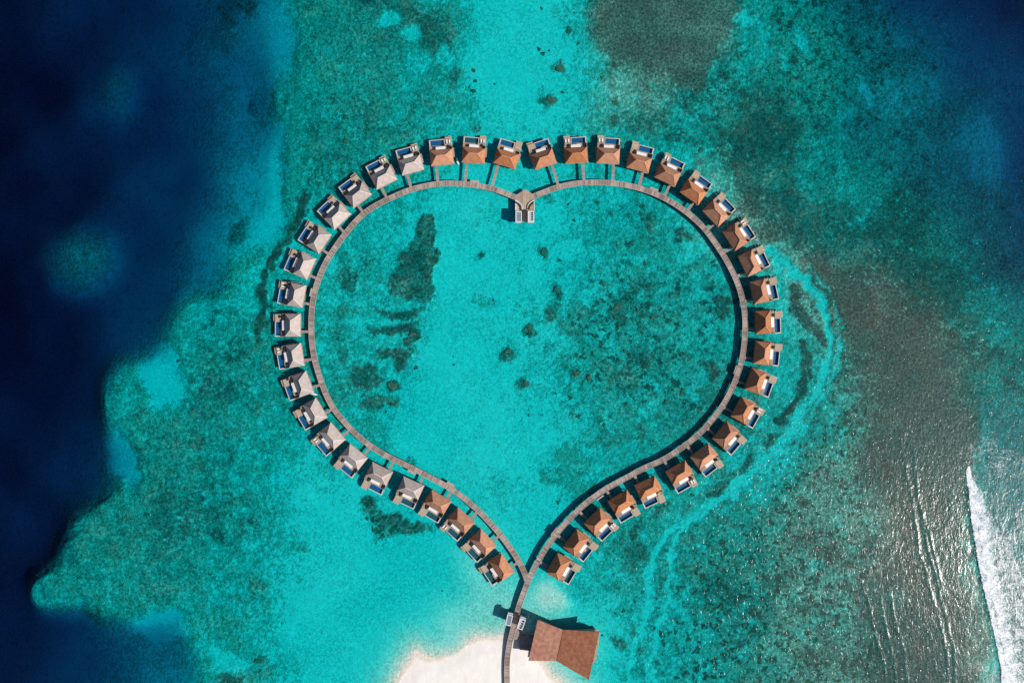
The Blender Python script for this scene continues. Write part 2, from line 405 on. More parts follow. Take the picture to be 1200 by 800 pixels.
RR = """5 5 5 5 5 4 4 6 1 7 7 7 8 6 0 0 0 3 9 9 9 9 6 6 7 8 5 4 4 5 5
5 5 5 5 5 5 6 4 1 6 8 8 8 8 0 0 0 2 9 9 9 8 5 6 8 8 6 4 5 5 5
5 5 5 5 5 5 5 1 2 7 7 7 5 6 0 0 0 1 6 8 7 6 6 6 8 8 6 5 5 5 5
5 5 5 6 5 5 5 1 5 7 7 8 6 5 1 0 1 2 4 5 7 8 8 8 8 7 6 6 6 4 4
5 5 5 5 5 5 5 1 4 7 7 7 6 4 2 1 1 3 5 5 5 7 8 8 7 6 7 7 5 3 4
5 5 5 5 5 4 2 2 3 7 5 5 4 2 1 1 1 2 3 2 4 6 8 8 7 7 7 7 5 4 5
5 5 5 5 5 4 2 3 2 5 4 3 3 1 1 1 1 2 2 4 3 3 7 8 7 7 8 8 7 6 6
5 5 6 5 5 4 1 2 2 4 4 3 2 0 1 1 1 3 5 5 4 3 3 8 8 8 8 9 8 7 7
5 5 7 5 5 4 1 3 3 4 5 3 2 0 1 1 2 3 4 5 4 5 4 2 9 9 9 9 9 8 7
5 5 5 5 5 3 4 6 6 4 5 4 3 0 1 1 3 4 6 6 5 6 4 3 5 8 9 9 9 8 7
5 5 5 5 4 5 7 7 6 4 5 4 2 0 0 2 1 4 5 5 5 5 5 4 4 7 9 9 8 7 7
5 5 5 5 6 6 7 7 6 4 5 5 2 0 1 1 2 5 5 6 5 6 5 3 4 6 9 9 9 7 6
5 5 5 5 7 6 6 6 5 4 4 3 1 0 1 1 2 3 4 4 6 5 5 4 6 6 9 9 9 6 6
5 5 5 6 7 6 6 5 5 3 3 2 0 0 1 1 1 3 4 4 5 5 4 3 6 7 9 9 9 5 6
5 5 5 6 7 6 6 4 3 2 2 1 0 1 1 1 2 5 2 4 3 3 3 6 7 7 8 9 9 4 5
5 5 7 7 7 6 6 5 3 1 1 2 2 0 1 1 0 3 5 4 4 5 6 7 7 7 8 9 9 4 5
5 5 7 7 6 6 7 5 3 1 0 1 0 0 0 0 0 1 5 5 6 7 7 7 7 7 8 9 9 5 5
5 6 7 7 7 6 5 3 1 1 0 0 0 0 0 0 0 1 4 5 5 7 7 7 7 7 8 9 9 5 5
5 5 4 6 7 6 5 6 2 0 0 0 0 0 0 0 0 0 2 3 3 6 7 7 7 7 8 9 9 6 5
5 5 4 4 3 3 5 6 2 0 0 0 0 0 0 0 0 0 1 3 3 6 7 7 7 8 8 9 9 6 5
5 5 4 3 3 1 3 5 3 1 0 0 0 0 0 0 0 0 1 3 3 6 7 7 7 8 8 9 9 6 5"""
BR = """0 0 0 0 0 1 1 1 1 2 2 3 3 3 1 0 0 4 6 7 7 5 2 1 1 1 1 0 0 0 0
0 0 0 0 0 1 1 1 1 2 2 2 3 2 1 0 0 2 5 6 7 6 3 2 1 1 1 0 0 0 0
0 0 0 0 0 1 1 1 1 2 2 2 2 2 0 0 0 1 5 5 6 5 4 2 1 1 1 0 0 0 0
0 0 0 0 0 1 1 1 2 2 3 3 2 1 0 0 0 1 3 4 5 6 6 4 3 2 1 0 0 0 0
0 0 0 0 0 1 1 1 2 3 4 3 2 1 0 0 0 1 2 2 4 6 7 6 4 2 1 0 0 0 0
0 0 0 0 0 1 1 1 2 3 3 2 2 2 0 0 0 1 1 1 2 5 7 6 3 2 2 1 0 0 0
0 0 0 0 0 1 1 1 2 3 3 2 4 1 0 0 0 1 2 3 2 3 6 7 4 3 3 3 2 0 0
0 0 1 0 0 1 1 1 2 3 4 2 5 0 0 0 0 1 2 3 2 2 4 8 7 5 6 6 4 2 1
0 0 1 0 0 1 1 2 3 3 4 3 6 0 0 0 1 2 2 2 2 2 2 2 8 8 8 7 5 3 1
0 0 0 0 0 1 2 3 3 3 3 3 4 0 0 1 1 3 4 4 3 4 2 1 5 8 8 8 6 4 2
0 0 0 0 0 1 3 4 3 3 3 3 4 0 0 2 1 3 3 3 2 3 2 1 3 7 9 8 7 4 3
0 0 0 0 2 2 3 3 3 2 3 4 2 0 0 0 1 2 3 3 3 3 2 1 2 5 9 9 8 5 2
0 0 0 0 2 2 3 3 2 2 2 2 0 0 0 0 1 2 2 2 3 3 2 1 2 4 8 9 9 5 3
0 0 0 1 2 2 3 3 2 2 2 1 0 0 0 0 0 1 2 2 2 2 2 1 2 4 9 9 9 4 2
0 0 0 1 2 2 3 3 2 2 1 1 0 0 0 0 1 2 1 2 1 1 2 2 2 3 8 9 9 3 2
0 0 2 2 2 3 4 4 3 2 1 3 2 0 0 0 0 1 1 1 1 2 2 2 2 3 7 9 9 3 1
0 0 2 2 2 2 3 3 3 2 0 1 0 0 0 0 0 1 2 2 2 2 3 3 3 3 7 9 9 3 1
0 2 2 2 2 2 2 2 1 1 0 0 0 0 0 0 0 0 1 2 2 3 3 3 3 4 7 9 9 3 1
0 0 0 2 3 2 3 2 1 0 0 0 0 0 0 0 0 0 1 2 2 3 3 3 3 4 7 9 9 3 1
0 0 0 0 0 0 2 3 2 0 0 0 0 0 0 0 0 0 1 2 2 3 3 3 3 4 8 9 9 4 2
0 0 0 0 0 0 1 3 4 2 0 0 0 0 0 0 0 0 1 2 2 3 3 3 3 4 8 9 9 4 2"""
CC = """0 0 0 0 0 0 0 2 0 2 1 1 2 1 0 0 0 0 1 2 1 1 3 4 5 5 4 2 1 1 0
0 0 0 0 0 0 0 0 0 2 1 1 2 2 0 0 0 0 1 2 1 1 3 4 6 5 4 3 1 0 0
0 0 0 0 0 0 0 0 0 2 2 1 1 1 0 0 0 0 1 2 1 2 3 4 5 5 5 3 2 1 0
0 0 0 0 0 0 0 0 2 3 2 2 1 1 0 0 0 0 1 2 3 4 3 4 5 4 3 3 2 0 0
0 0 0 0 0 0 0 0 1 3 4 2 1 0 0 0 0 1 3 2 2 3 3 3 3 3 3 3 2 1 0
0 0 0 0 0 0 0 1 2 4 2 1 0 0 0 0 0 0 0 1 1 3 3 3 3 3 3 3 1 1 0
0 0 0 0 0 0 0 1 1 2 1 1 2 0 0 0 0 0 2 4 2 1 2 2 2 2 3 4 3 2 1
0 0 3 0 0 0 0 1 1 1 1 1 0 0 0 0 0 2 4 3 3 1 1 2 2 2 3 3 3 2 1
0 0 3 0 0 0 1 2 2 1 2 1 0 0 0 1 1 2 3 4 3 3 2 1 2 4 5 4 3 2 1
0 0 0 0 0 0 2 4 3 1 2 2 0 0 0 0 2 5 6 5 4 6 2 2 3 4 5 5 3 2 1
0 0 0 0 0 2 3 4 3 1 2 2 0 0 0 1 1 4 5 5 4 4 2 2 3 4 5 4 3 2 1
0 0 0 0 2 3 3 3 3 1 1 1 0 0 0 1 2 5 5 5 5 4 2 2 3 4 4 3 2 2 1
0 0 0 0 2 2 3 3 2 1 1 0 0 0 0 0 1 2 3 3 4 3 1 2 4 5 4 2 1 1 1
0 0 0 0 2 2 3 3 2 1 0 0 0 0 0 0 0 1 3 2 2 2 1 3 5 6 4 2 1 1 1
0 0 0 1 2 2 3 3 1 0 0 0 0 0 0 0 1 2 1 2 1 1 1 5 6 6 4 2 1 0 0
0 0 1 1 2 2 3 3 1 0 0 3 1 0 0 0 0 1 1 1 1 2 5 7 7 6 4 2 1 0 0
0 0 1 1 1 1 2 2 0 0 0 1 0 0 0 0 0 0 2 2 3 5 8 8 7 6 4 2 1 0 0
0 1 1 1 1 1 1 0 0 0 0 0 0 0 0 0 0 0 2 2 3 8 9 8 7 6 4 2 1 0 0
0 0 0 1 2 1 1 1 0 0 0 0 0 0 0 0 0 0 2 3 4 9 9 8 7 6 4 2 1 0 0
0 0 0 0 0 0 0 1 0 0 0 0 0 0 0 0 0 0 1 3 4 9 9 8 7 6 4 2 1 0 0
0 0 0 0 0 0 0 1 0 0 0 0 0 0 0 0 0 0 1 3 4 9 9 8 7 6 4 2 1 0 0"""
tab = lambda t, f: [[f(c_) for c_ in r.split()] for r in t.split('\n')]
DD = np.log(tab(DD, lambda c_: DEPTH[c_])); DI = np.log(tab(DI, lambda c_: DEPTH[c_]))
RR = np.array(tab(RR, float)) / 9; BR = np.array(tab(BR, float)) / 9; CC = np.array(tab(CC, float)) / 9
for nm_, g_, w_ in (('DD', DD, 10), ('DI', DI, 31), ('RR', RR, 31), ('BR', BR, 31), ('CC', CC, 31)):
    assert g_.shape == (21, w_), (nm_, g_.shape)

PLATEAU = [(338,-400),(338,0),(345,25),(357,45),(357,70),(345,82),(332,95),(330,112),(338,135),(346,155),(345,185),(340,205),(334,228),(340,262),(318,282),(297,305),(280,322),(262,342),(232,345),(215,362),(204,378),(206,402),(212,425),(214,452),(206,478),(188,482),(176,468),(166,446),(158,432),(146,434),(138,452),(136,480),(140,504),(156,512),(159,545),(150,570),(128,592),(103,604),(95,628),(80,655),(56,676),(58,698),(100,701),(128,712),(156,722),(172,712),(205,712),(222,728),(236,755),(243,785),(246,830),(240,1200),(1700,1200),(1700,-400)]
BEACH = [(458,818),(466,800),(475,785),(488,766),(500,770),(514,772),(535,765),(549,754),(562,747),(578,748),(592,745),(604,741),(618,748),(628,762),(636,776),(645,788),(656,797),(672,815),(705,870),(720,1000),(640,1120),(520,1130),(430,1020),(430,880)]
STREAK = [(496,254),(509,255),(507,272),(511,287),(509,315),(507,330),(502,350),(494,361),(484,352),(470,347),(459,342),(458,334),(470,307),(484,282),(489,264)]
HOOK = [(426,598),(424,583),(432,584),(440,592),(452,602),(470,604),(482,608),(498,612),(504,620),(492,622),(480,622),(468,622),(456,628),(446,630),(436,618)]
BAND1 = [(931,338),(936,356),(943,372),(953,382),(962,392),(966,402)]
BAND2 = [(941,403),(942,420),(943,437),(937,455),(930,468),(923,482),(916,492)]
BAND3 = [(318,318),(322,300),(330,280),(340,264),(352,246),(362,232)]
BAND4 = [(303,400),(304,370),(306,345),(310,325)]
TOPFLAT = [(704,-60),(697,0),(694,22),(697,42),(707,55),(724,63),(742,67),(765,76),(790,90),(812,108),(822,98),(824,78),(838,56),(852,36),(862,10),(866,-60)]
WAKE1 = [(906,296),(925,318),(945,330),(962,350),(972,372),(974,400),(968,430),(958,455),(940,480),(920,510),(892,545),(855,580),(815,610),(780,632),(762,660),(758,700),(752,740),(744,790),(738,860)]
WAKE3 = [(950,318),(966,334),(982,356),(988,384),(984,420),(972,452),(950,488),(915,528),(880,560),(845,590),(826,606)]
WAKE4 = [(905,296),(912,330),(914,370),(916,410),(908,450),(896,490),(870,520),(840,545),(800,572),(760,592),(730,615)]
WAKE2 = [(815,610),(798,635),(788,668),(782,700),(775,735),(768,775),(764,840)]
ELL = [  # cx, cy, rx, ry, angle, reef, brown, clump, strength
 (95,305,42,50,35,.66,.1,.1,1),(135,108,22,40,0,.6,.1,.0,1),(270,16,12,20,0,1,.3,.6,.9),(288,4,14,8,30,1,.3,.6,.9),(262,48,16,22,20,.9,.2,.5,.6),
 (298,20,8,14,0,1,.3,.5,.9),(296,130,7,12,0,.9,.1,.4,.8),(282,275,12,20,30,.9,.2,.4,.8),
 (410,330,13,17,-20,.75,.7,.2,.9),(412,300,11,11,0,.6,.5,.2,.8),(404,370,12,9,0,.75,.5,.2,.8),(394,392,8,9,0,.5,.4,.5,.8),
 (468,364,26,6,8,.95,.7,.3,.9),(466,382,28,7,-8,.92,.7,.3,.9),(484,390,5,7,0,1,.5,.8,1),(478,399,6,5,0,1,.5,.8,1),
 (462,412,24,8,-5,.9,.6,.3,.9),(468,424,9,7,0,.95,.5,.6,1),(430,438,14,12,0,.9,.6,.2,.9),(459,451,8,5,5,1,.5,.7,1),(440,469,22,9,-5,.9,.5,.3,.9),(459,473,4,4,0,1,.5,.7,1),
 (436,500,20,14,20,.6,.3,.2,.8),(446,517,16,8,10,.5,.2,.1,.8),(480,541,7,5,10,.8,.3,.2,.9),
 (598,411,11,10,0,.8,.4,.4,.95),(645,364,11,9,0,.85,.5,.3,.95),(620,386,7,7,0,.7,.4,.8,.95),(645,230,6,5,0,.6,.3,.6,.8),
 (700,238,5,5,0,.6,.3,.7,.8),(638,294,6,5,0,.7,.4,.6,.9),(756,332,14,6,10,.8,.5,.3,.95),(706,333,6,6,0,.7,.5,.5,.9),(652,341,6,6,0,.7,.4,.6,.9),
 (690,362,14,9,0,.75,.5,.6,.8),(723,360,9,8,0,.9,.5,.7,.9),(666,374,10,9,0,.7,.4,.5,.8),(706,372,12,8,0,.7,.4,.6,.8),(672,386,12,9,0,.7,.4,.4,.8),
 (760,260,12,9,20,.75,.6,.3,.9),(798,272,9,8,20,.85,.7,.3,.9),(716,272,14,11,0,.5,.3,.3,.8),(850,360,10,15,0,.85,.6,.7,.95),(810,316,9,5,0,.7,.5,.3,.8),
 (836,432,9,10,0,.85,.5,.5,.9),(826,462,14,16,30,.75,.5,.3,.8),(732,440,14,12,0,.75,.5,.4,.8),(676,437,8,8,0,.75,.4,.7,.9),(720,515,30,6,-5,.7,.4,.4,.85),
 (672,530,16,14,0,.55,.4,.4,.8),(650,555,14,10,0,.65,.5,.3,.8),(617,451,6,7,0,.8,.3,.6,.9),(678,488,6,4,0,.7,.3,.6,.9),
 (784,492,14,12,-20,.6,.5,.3,.8),(567,352,12,6,10,.5,.2,.3,.8),(566,300,5,5,0,.6,.2,.5,.8),
 (655,80,8,6,0,.8,.3,.5,.9),(645,117,9,8,0,.8,.5,.3,.95),(640,105,6,6,0,.5,.2,.3,.7),(740,147,30,9,15,.75,.5,.4,.85),(785,160,12,9,20,.8,.5,.4,.85),
 (770,20,60,45,0,.95,.7,.2,.6),(730,28,35,36,0,.85,.6,.2,.9),(705,40,14,26,-10,.7,.2,.1,.8),(505,45,26,26,0,.9,.5,.3,.85),(535,88,6,16,0,.8,.4,.3,.85),
 (545,120,9,12,-30,.5,.3,.3,.8),(558,146,7,4,0,.8,.3,.5,.9),(455,26,16,9,-20,.05,.0,.0,.9),(480,42,14,12,20,.05,0,0,.9),(522,66,12,9,0,.1,.0,.0,.8),(488,70,18,14,20,.3,.1,.0,.7),
 (770,600,14,9,-30,.75,.5,.4,.9),(745,622,14,9,-60,.8,.5,.5,.9),(740,655,12,18,30,.85,.5,.4,.95),(712,662,10,6,0,.5,.3,.3,.8),(722,640,7,6,0,.7,.4,.4,.8),
 (790,645,8,12,20,.7,.4,.4,.9),(776,682,7,12,10,.75,.4,.5,.9),(745,700,14,12,-30,.5,.4,.5,.8),(728,752,12,8,50,.75,.5,.5,.9),(745,740,5,8,0,.7,.4,.5,.9),(754,765,4,10,0,.6,.4,.5,.9),
 (775,742,8,6,0,.8,.5,.7,.9),(744,790,8,8,0,.7,.4,.5,.8),(862,560,26,5,-38,.8,.6,.3,.9),(905,515,9,14,30,.8,.5,.5,.9),(880,548,8,12,20,.8,.5,.5,.9),(838,575,16,6,-30,.8,.5,.5,.9),
 (302,688,10,16,-15,.85,.3,.2,.85),(306,706,12,14,0,.55,.3,.2,.8),(312,790,16,8,10,.75,.3,.2,.9),(305,775,5,5,0,.8,.3,.3,.9),(345,638,14,7,0,.5,.5,.1,.8),
 (277,802,22,14,0,.95,.8,.3,.95),(252,626,14,7,20,.85,.7,.5,.8),
 (192,446,23,34,0,.0,.0,.0,1),(145,535,15,30,-15,.0,.0,.0,1),(190,732,32,18,-10,.0,.0,.0,1),(262,776,34,10,38,.05,.0,.0,.9),
 (318,205,14,60,5,.05,.0,.0,.9),(310,265,18,30,20,.05,.0,.0,.9),(318,50,28,50,0,.05,.0,.0,.8),
 (1150,180,22,45,-10,.05,.0,.0,.6),(1108,92,20,10,20,.2,.0,.1,.6),(1010,110,6,24,-25,.1,.0,.0,.6),(870,22,10,8,30,.1,.0,.0,.8),(938,50,8,16,-20,.1,0,0,.7),
]
def fields(x, y, full=True):
    """x, y in survey pixels -> depth, reef, brown, clump, dry, wet"""
    bx_ = fbm(x, y, 46, 4, 3, .6); by_ = fbm(x, y, 46, 4, 33, .6)
    wx = x + bx_ * 15; wy = y + by_ * 15
    fx_ = x + bx_ * 10 + fbm(x, y, 14, 4, 51, .65) * 8; fy_ = y + by_ * 10 + fbm(x, y, 14, 4, 71, .65) * 8
    di = np.exp(grid_eval(DI, wx, wy)); dd = np.exp(grid_eval(DD, np.minimum(wx, 360), wy))
    sp = sdf_poly(PLATEAU, x + fbm(x, y, 30, 5, 5, .65) * 15, y + fbm(x, y, 30, 5, 15, .65) * 15)
    t = smooth(-25, 4, sp)
    drop = np.clip((9 - sp) / 22, 0, 1)
    D = np.exp(np.log(di) * t + np.log(np.maximum(dd, di)) * (1 - t))
    Rf = grid_eval(RR, wx, wy); Bf = grid_eval(BR, wx, wy); Cf = grid_eval(CC, wx, wy)
    pat = (.34 * fbm(x, y, 64, 5, 401, .6) + .42 * fbm(x, y, 13, 4, 421, .65)) * smooth(11, 4, D)
    Rf = Rf + pat * np.clip(Rf * (1.15 - Rf), 0, 1) * 2.6
    Bf = Bf + .8 * fbm(x, y, 50, 5, 441, .6) * np.clip(Bf * 2.5, 0, .6)
    Rf = Rf + (.30 * fbm(x, y, 70, 5, 481, .62) + .12 * fbm(x, y, 9, 3, 491)) * smooth(880, 960, x) * smooth(.3, .7, Rf)
    D = D * np.exp(.16 * fbm(x, y, 80, 4, 461, .55)) * (1 + .12 * smooth(6, 11, D) * (1 + 2.0 * fbm(x, y, 55, 4, 471, .55)))
    # the reef rim just inside the drop-off is fully covered
    rim = smooth(-16, -2, sp) * smooth(16, 4, sp) * (x < 380)
    Rf = Rf + (np.maximum(Rf, .62) - Rf) * rim
    for (cx, cy, rx, ry, an, r_, b_, c_, st) in ELL:
        e = ell(fx_, fy_, cx, cy, rx, ry, an) * st
        Rf = Rf + (r_ - Rf) * e; Bf = Bf + (b_ - Bf) * e; Cf = Cf + (c_ - Cf) * e
    for P_, r_, b_, soft in ((STREAK, 1.0, .45, 3), (HOOK, .85, .5, 4)):
        e = smooth(-soft, soft * .8, sdf_poly(P_, x + fbm(x, y, 15, 5, 81, .7) * 13, y + fbm(x, y, 15, 5, 91, .7) * 13)) * np.clip(.95 + .4 * fbm(x, y, 10, 3, 95), 0, 1)
        Rf = Rf + (r_ - Rf) * e; Bf = Bf + (b_ - Bf) * e; Cf = Cf + (.75 - Cf) * e
    for P_, wd, r_, st in ((WAKE1, 8, .05, .9), (WAKE2, 5.5, .05, .9), (WAKE3, 3.5, .15, .55), (WAKE4, 3.5, .1, .6)):
        e = smooth(wd, wd * .25, dist_line(P_, fx_, fy_)) * st
        Rf = Rf + (r_ - Rf) * e; Cf = Cf * (1 - e); Bf = Bf * (1 - .8 * e)
        D = D + (1.45 - D) * e * (D < 3)
    for P_, wd in ((BAND1, 5), (BAND2, 4.5), (BAND3, 5), (BAND4, 4.5)):
        e = smooth(wd * 1.5, wd * .4, dist_line(P_, fx_, fy_))
        Rf = Rf + (.95 - Rf) * e; Bf = Bf + (.75 - Bf) * e; Cf = Cf + (.8 - Cf) * e
    e = .88 * smooth(-11, 6, sdf_poly(TOPFLAT, x + fbm(x, y, 24, 4, 501, .6) * 8, y + fbm(x, y, 24, 4, 511, .6) * 8))
    Rf = Rf + (.97 - Rf) * e; Bf = Bf + (.60 - Bf) * e; D = D + (.55 - D) * e
    # local heights
    for (cx, cy, rx, ry, an, dep, st) in ((95,305,32,38,35,6.2,1),(135,108,14,30,0,9.0,.9),(190,446,26,34,0,2.4,1),(145,535,16,30,-15,4.8,1),(188,722,30,11,-10,4.0,.95),(192,798,12,16,0,7.0,.8),(262,776,34,12,38,1.6,.9),
                                      (650,702,22,16,30,.26,.85),(560,722,40,22,-20,.5,.6),(1150,180,22,60,-10,6.5,.7),(322,215,13,48,5,3.2,.9),(310,270,17,28,20,2.8,.9),(326,52,20,48,0,4.6,.85),
                                      (278,44,20,30,0,8.0,.6),(240,318,22,26,30,8.2,.7),(277,802,20,12,0,1.0,.8)):
        e = ell(fx_, fy_, cx, cy, rx, ry, an, .6) * st
        D = D * (dep / D) ** e
    Rf = Rf * (1 - .75 * smooth(8.5, 13.5, D))
    xf = np.interp(y, [380, 470, 540, 570, 600, 640, 680, 715, 750, 780, 900], [1150, 1136, 1131, 1134, 1137, 1143, 1150, 1158, 1166, 1172, 1196])
    e = smooth(2, 26, wx - xf) * smooth(410, 520, wy)
    D = D + (3.4 - D) * e; Rf = Rf + (.75 - Rf) * e; Bf = Bf * (1 - .8 * e)
    sb = sdf_poly(BEACH, x + fbm(x, y, 18, 3, 101) * 2.5, y + fbm(x, y, 18, 3, 121) * 2.5)
    e = smooth(-85, -2, sb)
    D = D * (1 - e) + np.minimum(D, np.maximum(0.0, -sb) * .022) * e
    D = np.where(sb > 0, -np.minimum(.55, sb * .03 + .01), D)
    land = smooth(-1, 1.5, sb)
    Rf = Rf * (1 - smooth(-30, -6, sb)); Cf = Cf * (1 - smooth(-30, -6, sb))
    dry = smooth(.5, 5, sb + fbm(x, y, 20, 3, 131) * 3); wet = smooth(-2, 1.0, sb) * (1 - dry)
    D = np.where((D > 0) & (D < 4.5), D * (1 - .42 * smooth(.35, .9, Rf) * smooth(4.5, 2.2, D)), D)
    D = np.where(D > 0, D * .6, D)
    return D, np.clip(Rf, 0, 1), np.clip(Bf, 0, 1), np.clip(Cf, 0, 1), dry, wet, smooth(3.2, 7.0, D)

def axis(segs):
    a = []
    for (s0, s1, st) in segs:
        n = max(1, int(round(abs(s1 - s0) / st))); a += list(np.linspace(s0, s1, n, endpoint=False))
    a.append(segs[-1][1]); return np.array(a)
def sheet(name, xs, ys, Z, attrs, mat, smooth_=True, sides=None):
    X, Y = np.meshgrid(xs, ys); nx, ny = len(xs), len(ys)
    co = np.stack([X.ravel(), Y.ravel(), Z.ravel()], 1)
    i = np.arange(nx - 1); j = np.arange(ny - 1); I, J = np.meshgrid(i, j); a = (J * nx + I).ravel()
    q = np.stack([a, a + 1, a + nx + 1, a + nx], 1)
    if sides is not None:   # close the body of water below
        b0 = len(co); loop = list(range(0, nx)) + list(range(2 * nx - 1, ny * nx, nx)) + list(range(ny * nx - 2, (ny - 1) * nx - 1, -1)) + list(range((ny - 2) * nx, 0, -nx))
        low = co[loop].copy(); low[:, 2] = sides; co = np.vstack([co, low]); n = len(loop)
        k = np.arange(n); k2 = (k + 1) % n; L = np.array(loop)
        q = np.vstack([q, np.stack([L[k], b0 + k, b0 + k2, L[k2]], 1)])
    me = bpy.data.meshes.new(name); me.vertices.add(len(co)); me.vertices.foreach_set('co', co.ravel().astype(np.float32))
    nq = len(q); extra = 1 if sides is not None else 0
    loops = q.ravel(); starts = np.arange(nq) * 4
    if extra:
        starts = np.append(starts, nq * 4); loops = np.append(loops, np.arange(b0 + n - 1, b0 - 1, -1))
    me.loops.add(len(loops)); me.loops.foreach_set('vertex_index', loops.astype(np.int32))
    me.polygons.add(len(starts)); me.polygons.foreach_set('loop_start', starts.astype(np.int32))
    me.update(calc_edges=True)
    me.polygons.foreach_set('use_smooth', [smooth_] * len(starts))
    for k_, v_ in attrs.items():
        at = me.attributes.new(k_, 'FLOAT', 'POINT'); vv = np.zeros(len(co), np.float32); vv[:nx * ny] = v_.ravel(); at.data.foreach_set('value', vv)
    me.materials.append(mat); me.validate()
    o_ = bpy.data.objects.new(name, me); col.objects.link(o_); return o_

xs = axis([(-6000,-1500,900),(-1500,-520,140),(-520,-275,14),(-275,275,.8),(275,520,14),(520,1500,140),(1500,6000,900)])
ys = axis([(-6000,-1500,900),(-1500,-420,140),(-420,-190,10),(-190,190,.8),(190,420,14),(420,1500,140),(1500,6000,900)])
X, Y = np.meshgrid(xs, ys)
px = 600 + X / S; py = 400 - Y / S
D0 = fields(px, py)[0]
k = (H) / (H + np.clip(D0, 0, 30)); k = np.where((np.abs(X) < 300) & (np.abs(Y) < 220), k, 1.0)
px = 600 + X / S * k; py = 400 - Y / S * k
D, Rf, Bf, Cf, dry, wet, deep = fields(px, py)
far = np.clip((np.maximum(np.abs(X) - 330, np.abs(Y) - 300)) / 700, 0, 1)
D = D * (1 - far) + 16 * far; D = np.where((far > .6), 16, D)
def blur(F, r, n=3):
    for _ in range(n):
        for ax in (0, 1):
            F = np.moveaxis(F, ax, 0); Cc = np.cumsum(np.concatenate([np.repeat(F[:1], r + 1, 0), F, np.repeat(F[-1:], r, 0)]), 0)
            F = np.moveaxis((Cc[2 * r + 1:] - Cc[:-2 * r - 1]) / (2 * r + 1), 0, ax)
    return F
Db = blur(np.maximum(D, 0), 4); wb = smooth(1.6, 3.4, np.maximum(Db, D)); D = D * (1 - wb) + Db * wb
rough = fbm(X, Y, 5.5, 3, 201, .6) * .30 * Rf + fbm(X, Y, 2.6, 2, 211, .6) * .22 * Rf * Rf
under = D > .25
Z = -D + np.where(under, np.minimum(rough, np.maximum(D - .3, 0)), fbm(X, Y, 4, 3, 221, .6) * .05 * dry)
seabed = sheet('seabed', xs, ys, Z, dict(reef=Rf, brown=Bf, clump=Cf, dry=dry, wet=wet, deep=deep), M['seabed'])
tag(seabed, kind='structure')

# ------------------------------------------------------------------ sea surface
FOAM = [(1132,548),(1134,570),(1137,600),(1143,640),(1150,680),(1158,715),(1166,750),(1172,780),(1176,820),(1190,900),(1330,900),(1330,720),(1225,700),(1212,684),(1200,655),(1186,630),(1172,604),(1158,580),(1145,560),(1136,546)]
FRONT = [(1131,535),(1134,570),(1137,600),(1143,640),(1150,680),(1158,715),(1166,750),(1172,780),(1177,820),(1190,900)]
LINES = [[(1045,470),(1052,500),(1060,540),(1068,580),(1075,620),(1078,650),(1085,670),(1093,700),(1102,730),(1110,765),(1112,810)],
 [(1063,465),(1068,510),(1074,560),(1080,600),(1087,640),(1095,670),(1103,700),(1112,735),(1119,765),(1121,810)],
 [(1010,680),(1018,710),(1024,735),(1032,765),(1038,790)],[(1028,690),(1035,720),(1042,750),(1050,795)],[(1042,690),(1050,730),(1060,765),(1064,800)],
 [(1082,600),(1090,630),(1098,660),(1104,690),(1108,700)]]
xs2 = axis([(-6000,-1500,900),(-1500,-520,140),(-520,-245,14),(-245,150,4),(150,245,.5),(245,520,14),(520,1500,140),(1500,6000,900)])
ys2 = axis([(-6000,-1500,900),(-1500,-420,140),(-420,-170,14),(-170,0,1.0),(0,170,4),(170,420,14),(420,1500,140),(1500,6000,900)])
X, Y = np.meshgrid(xs2, ys2); px = 600 + X / S; py = 400 - Y / S
jx = px + fbm(px, py, 26, 3, 301) * 4; jy = py + fbm(px, py, 26, 3, 311) * 4
Zw = fbm(X, Y, 9, 2, 321) * .05
for L_ in LINES:
    d = dist_line(L_, px + fbm(px, py, 18, 2, 331) * 1.6, py); Zw = Zw + .105 * np.exp(-(d / 1.6) ** 2) * smooth(.0, .5, fbm(px, py, 22, 3, 341) + .75) * smooth(480, 570, py)
sf = sdf_poly(FOAM, px + fbm(px, py, 8, 3, 351) * 1.2, py)
dfr = dist_line(FRONT, px, py)
wv_ = smooth(530, 600, py) * (px > 1100)
Zw = Zw + np.where(sf > 0, .16 * np.exp(-(np.maximum(dfr - 1.0, 0) / 12) ** 2), .16 * np.exp(-(dfr) ** 2 / 6)) * wv_
foam = smooth(-1.2, 1.5, sf) * (.50 + .5 * smooth(26, 3, dfr))
fs = sdf_poly(FOAM, jx, jy); foam = foam * smooth(-4, 12, fs + np.maximum(0, 6 - dfr) * 3)
# thin spent foam streaks right of the breaker
foam = np.maximum(foam, .34 * smooth(1128, 1150, px + fbm(px, py, 30, 3, 361) * 20) * smooth(480, 520, py) * smooth(.0, .6, fbm(px, py, 34, 3, 371) + .35))
chop = np.clip(.05 + .95 * smooth(820, 1060, px + (py - 400) * .28), 0, 1)
chop = chop * (1 - .55 * smooth(1128, 1150, px) * smooth(440, 520, py))
chop = np.maximum(chop, .25 * smooth(560, 700, py))
sea = sheet('water', xs2, ys2, Zw, dict(foam=foam, chop=chop), M['sea'], True, sides=-60.0)
tag(sea, kind='structure')

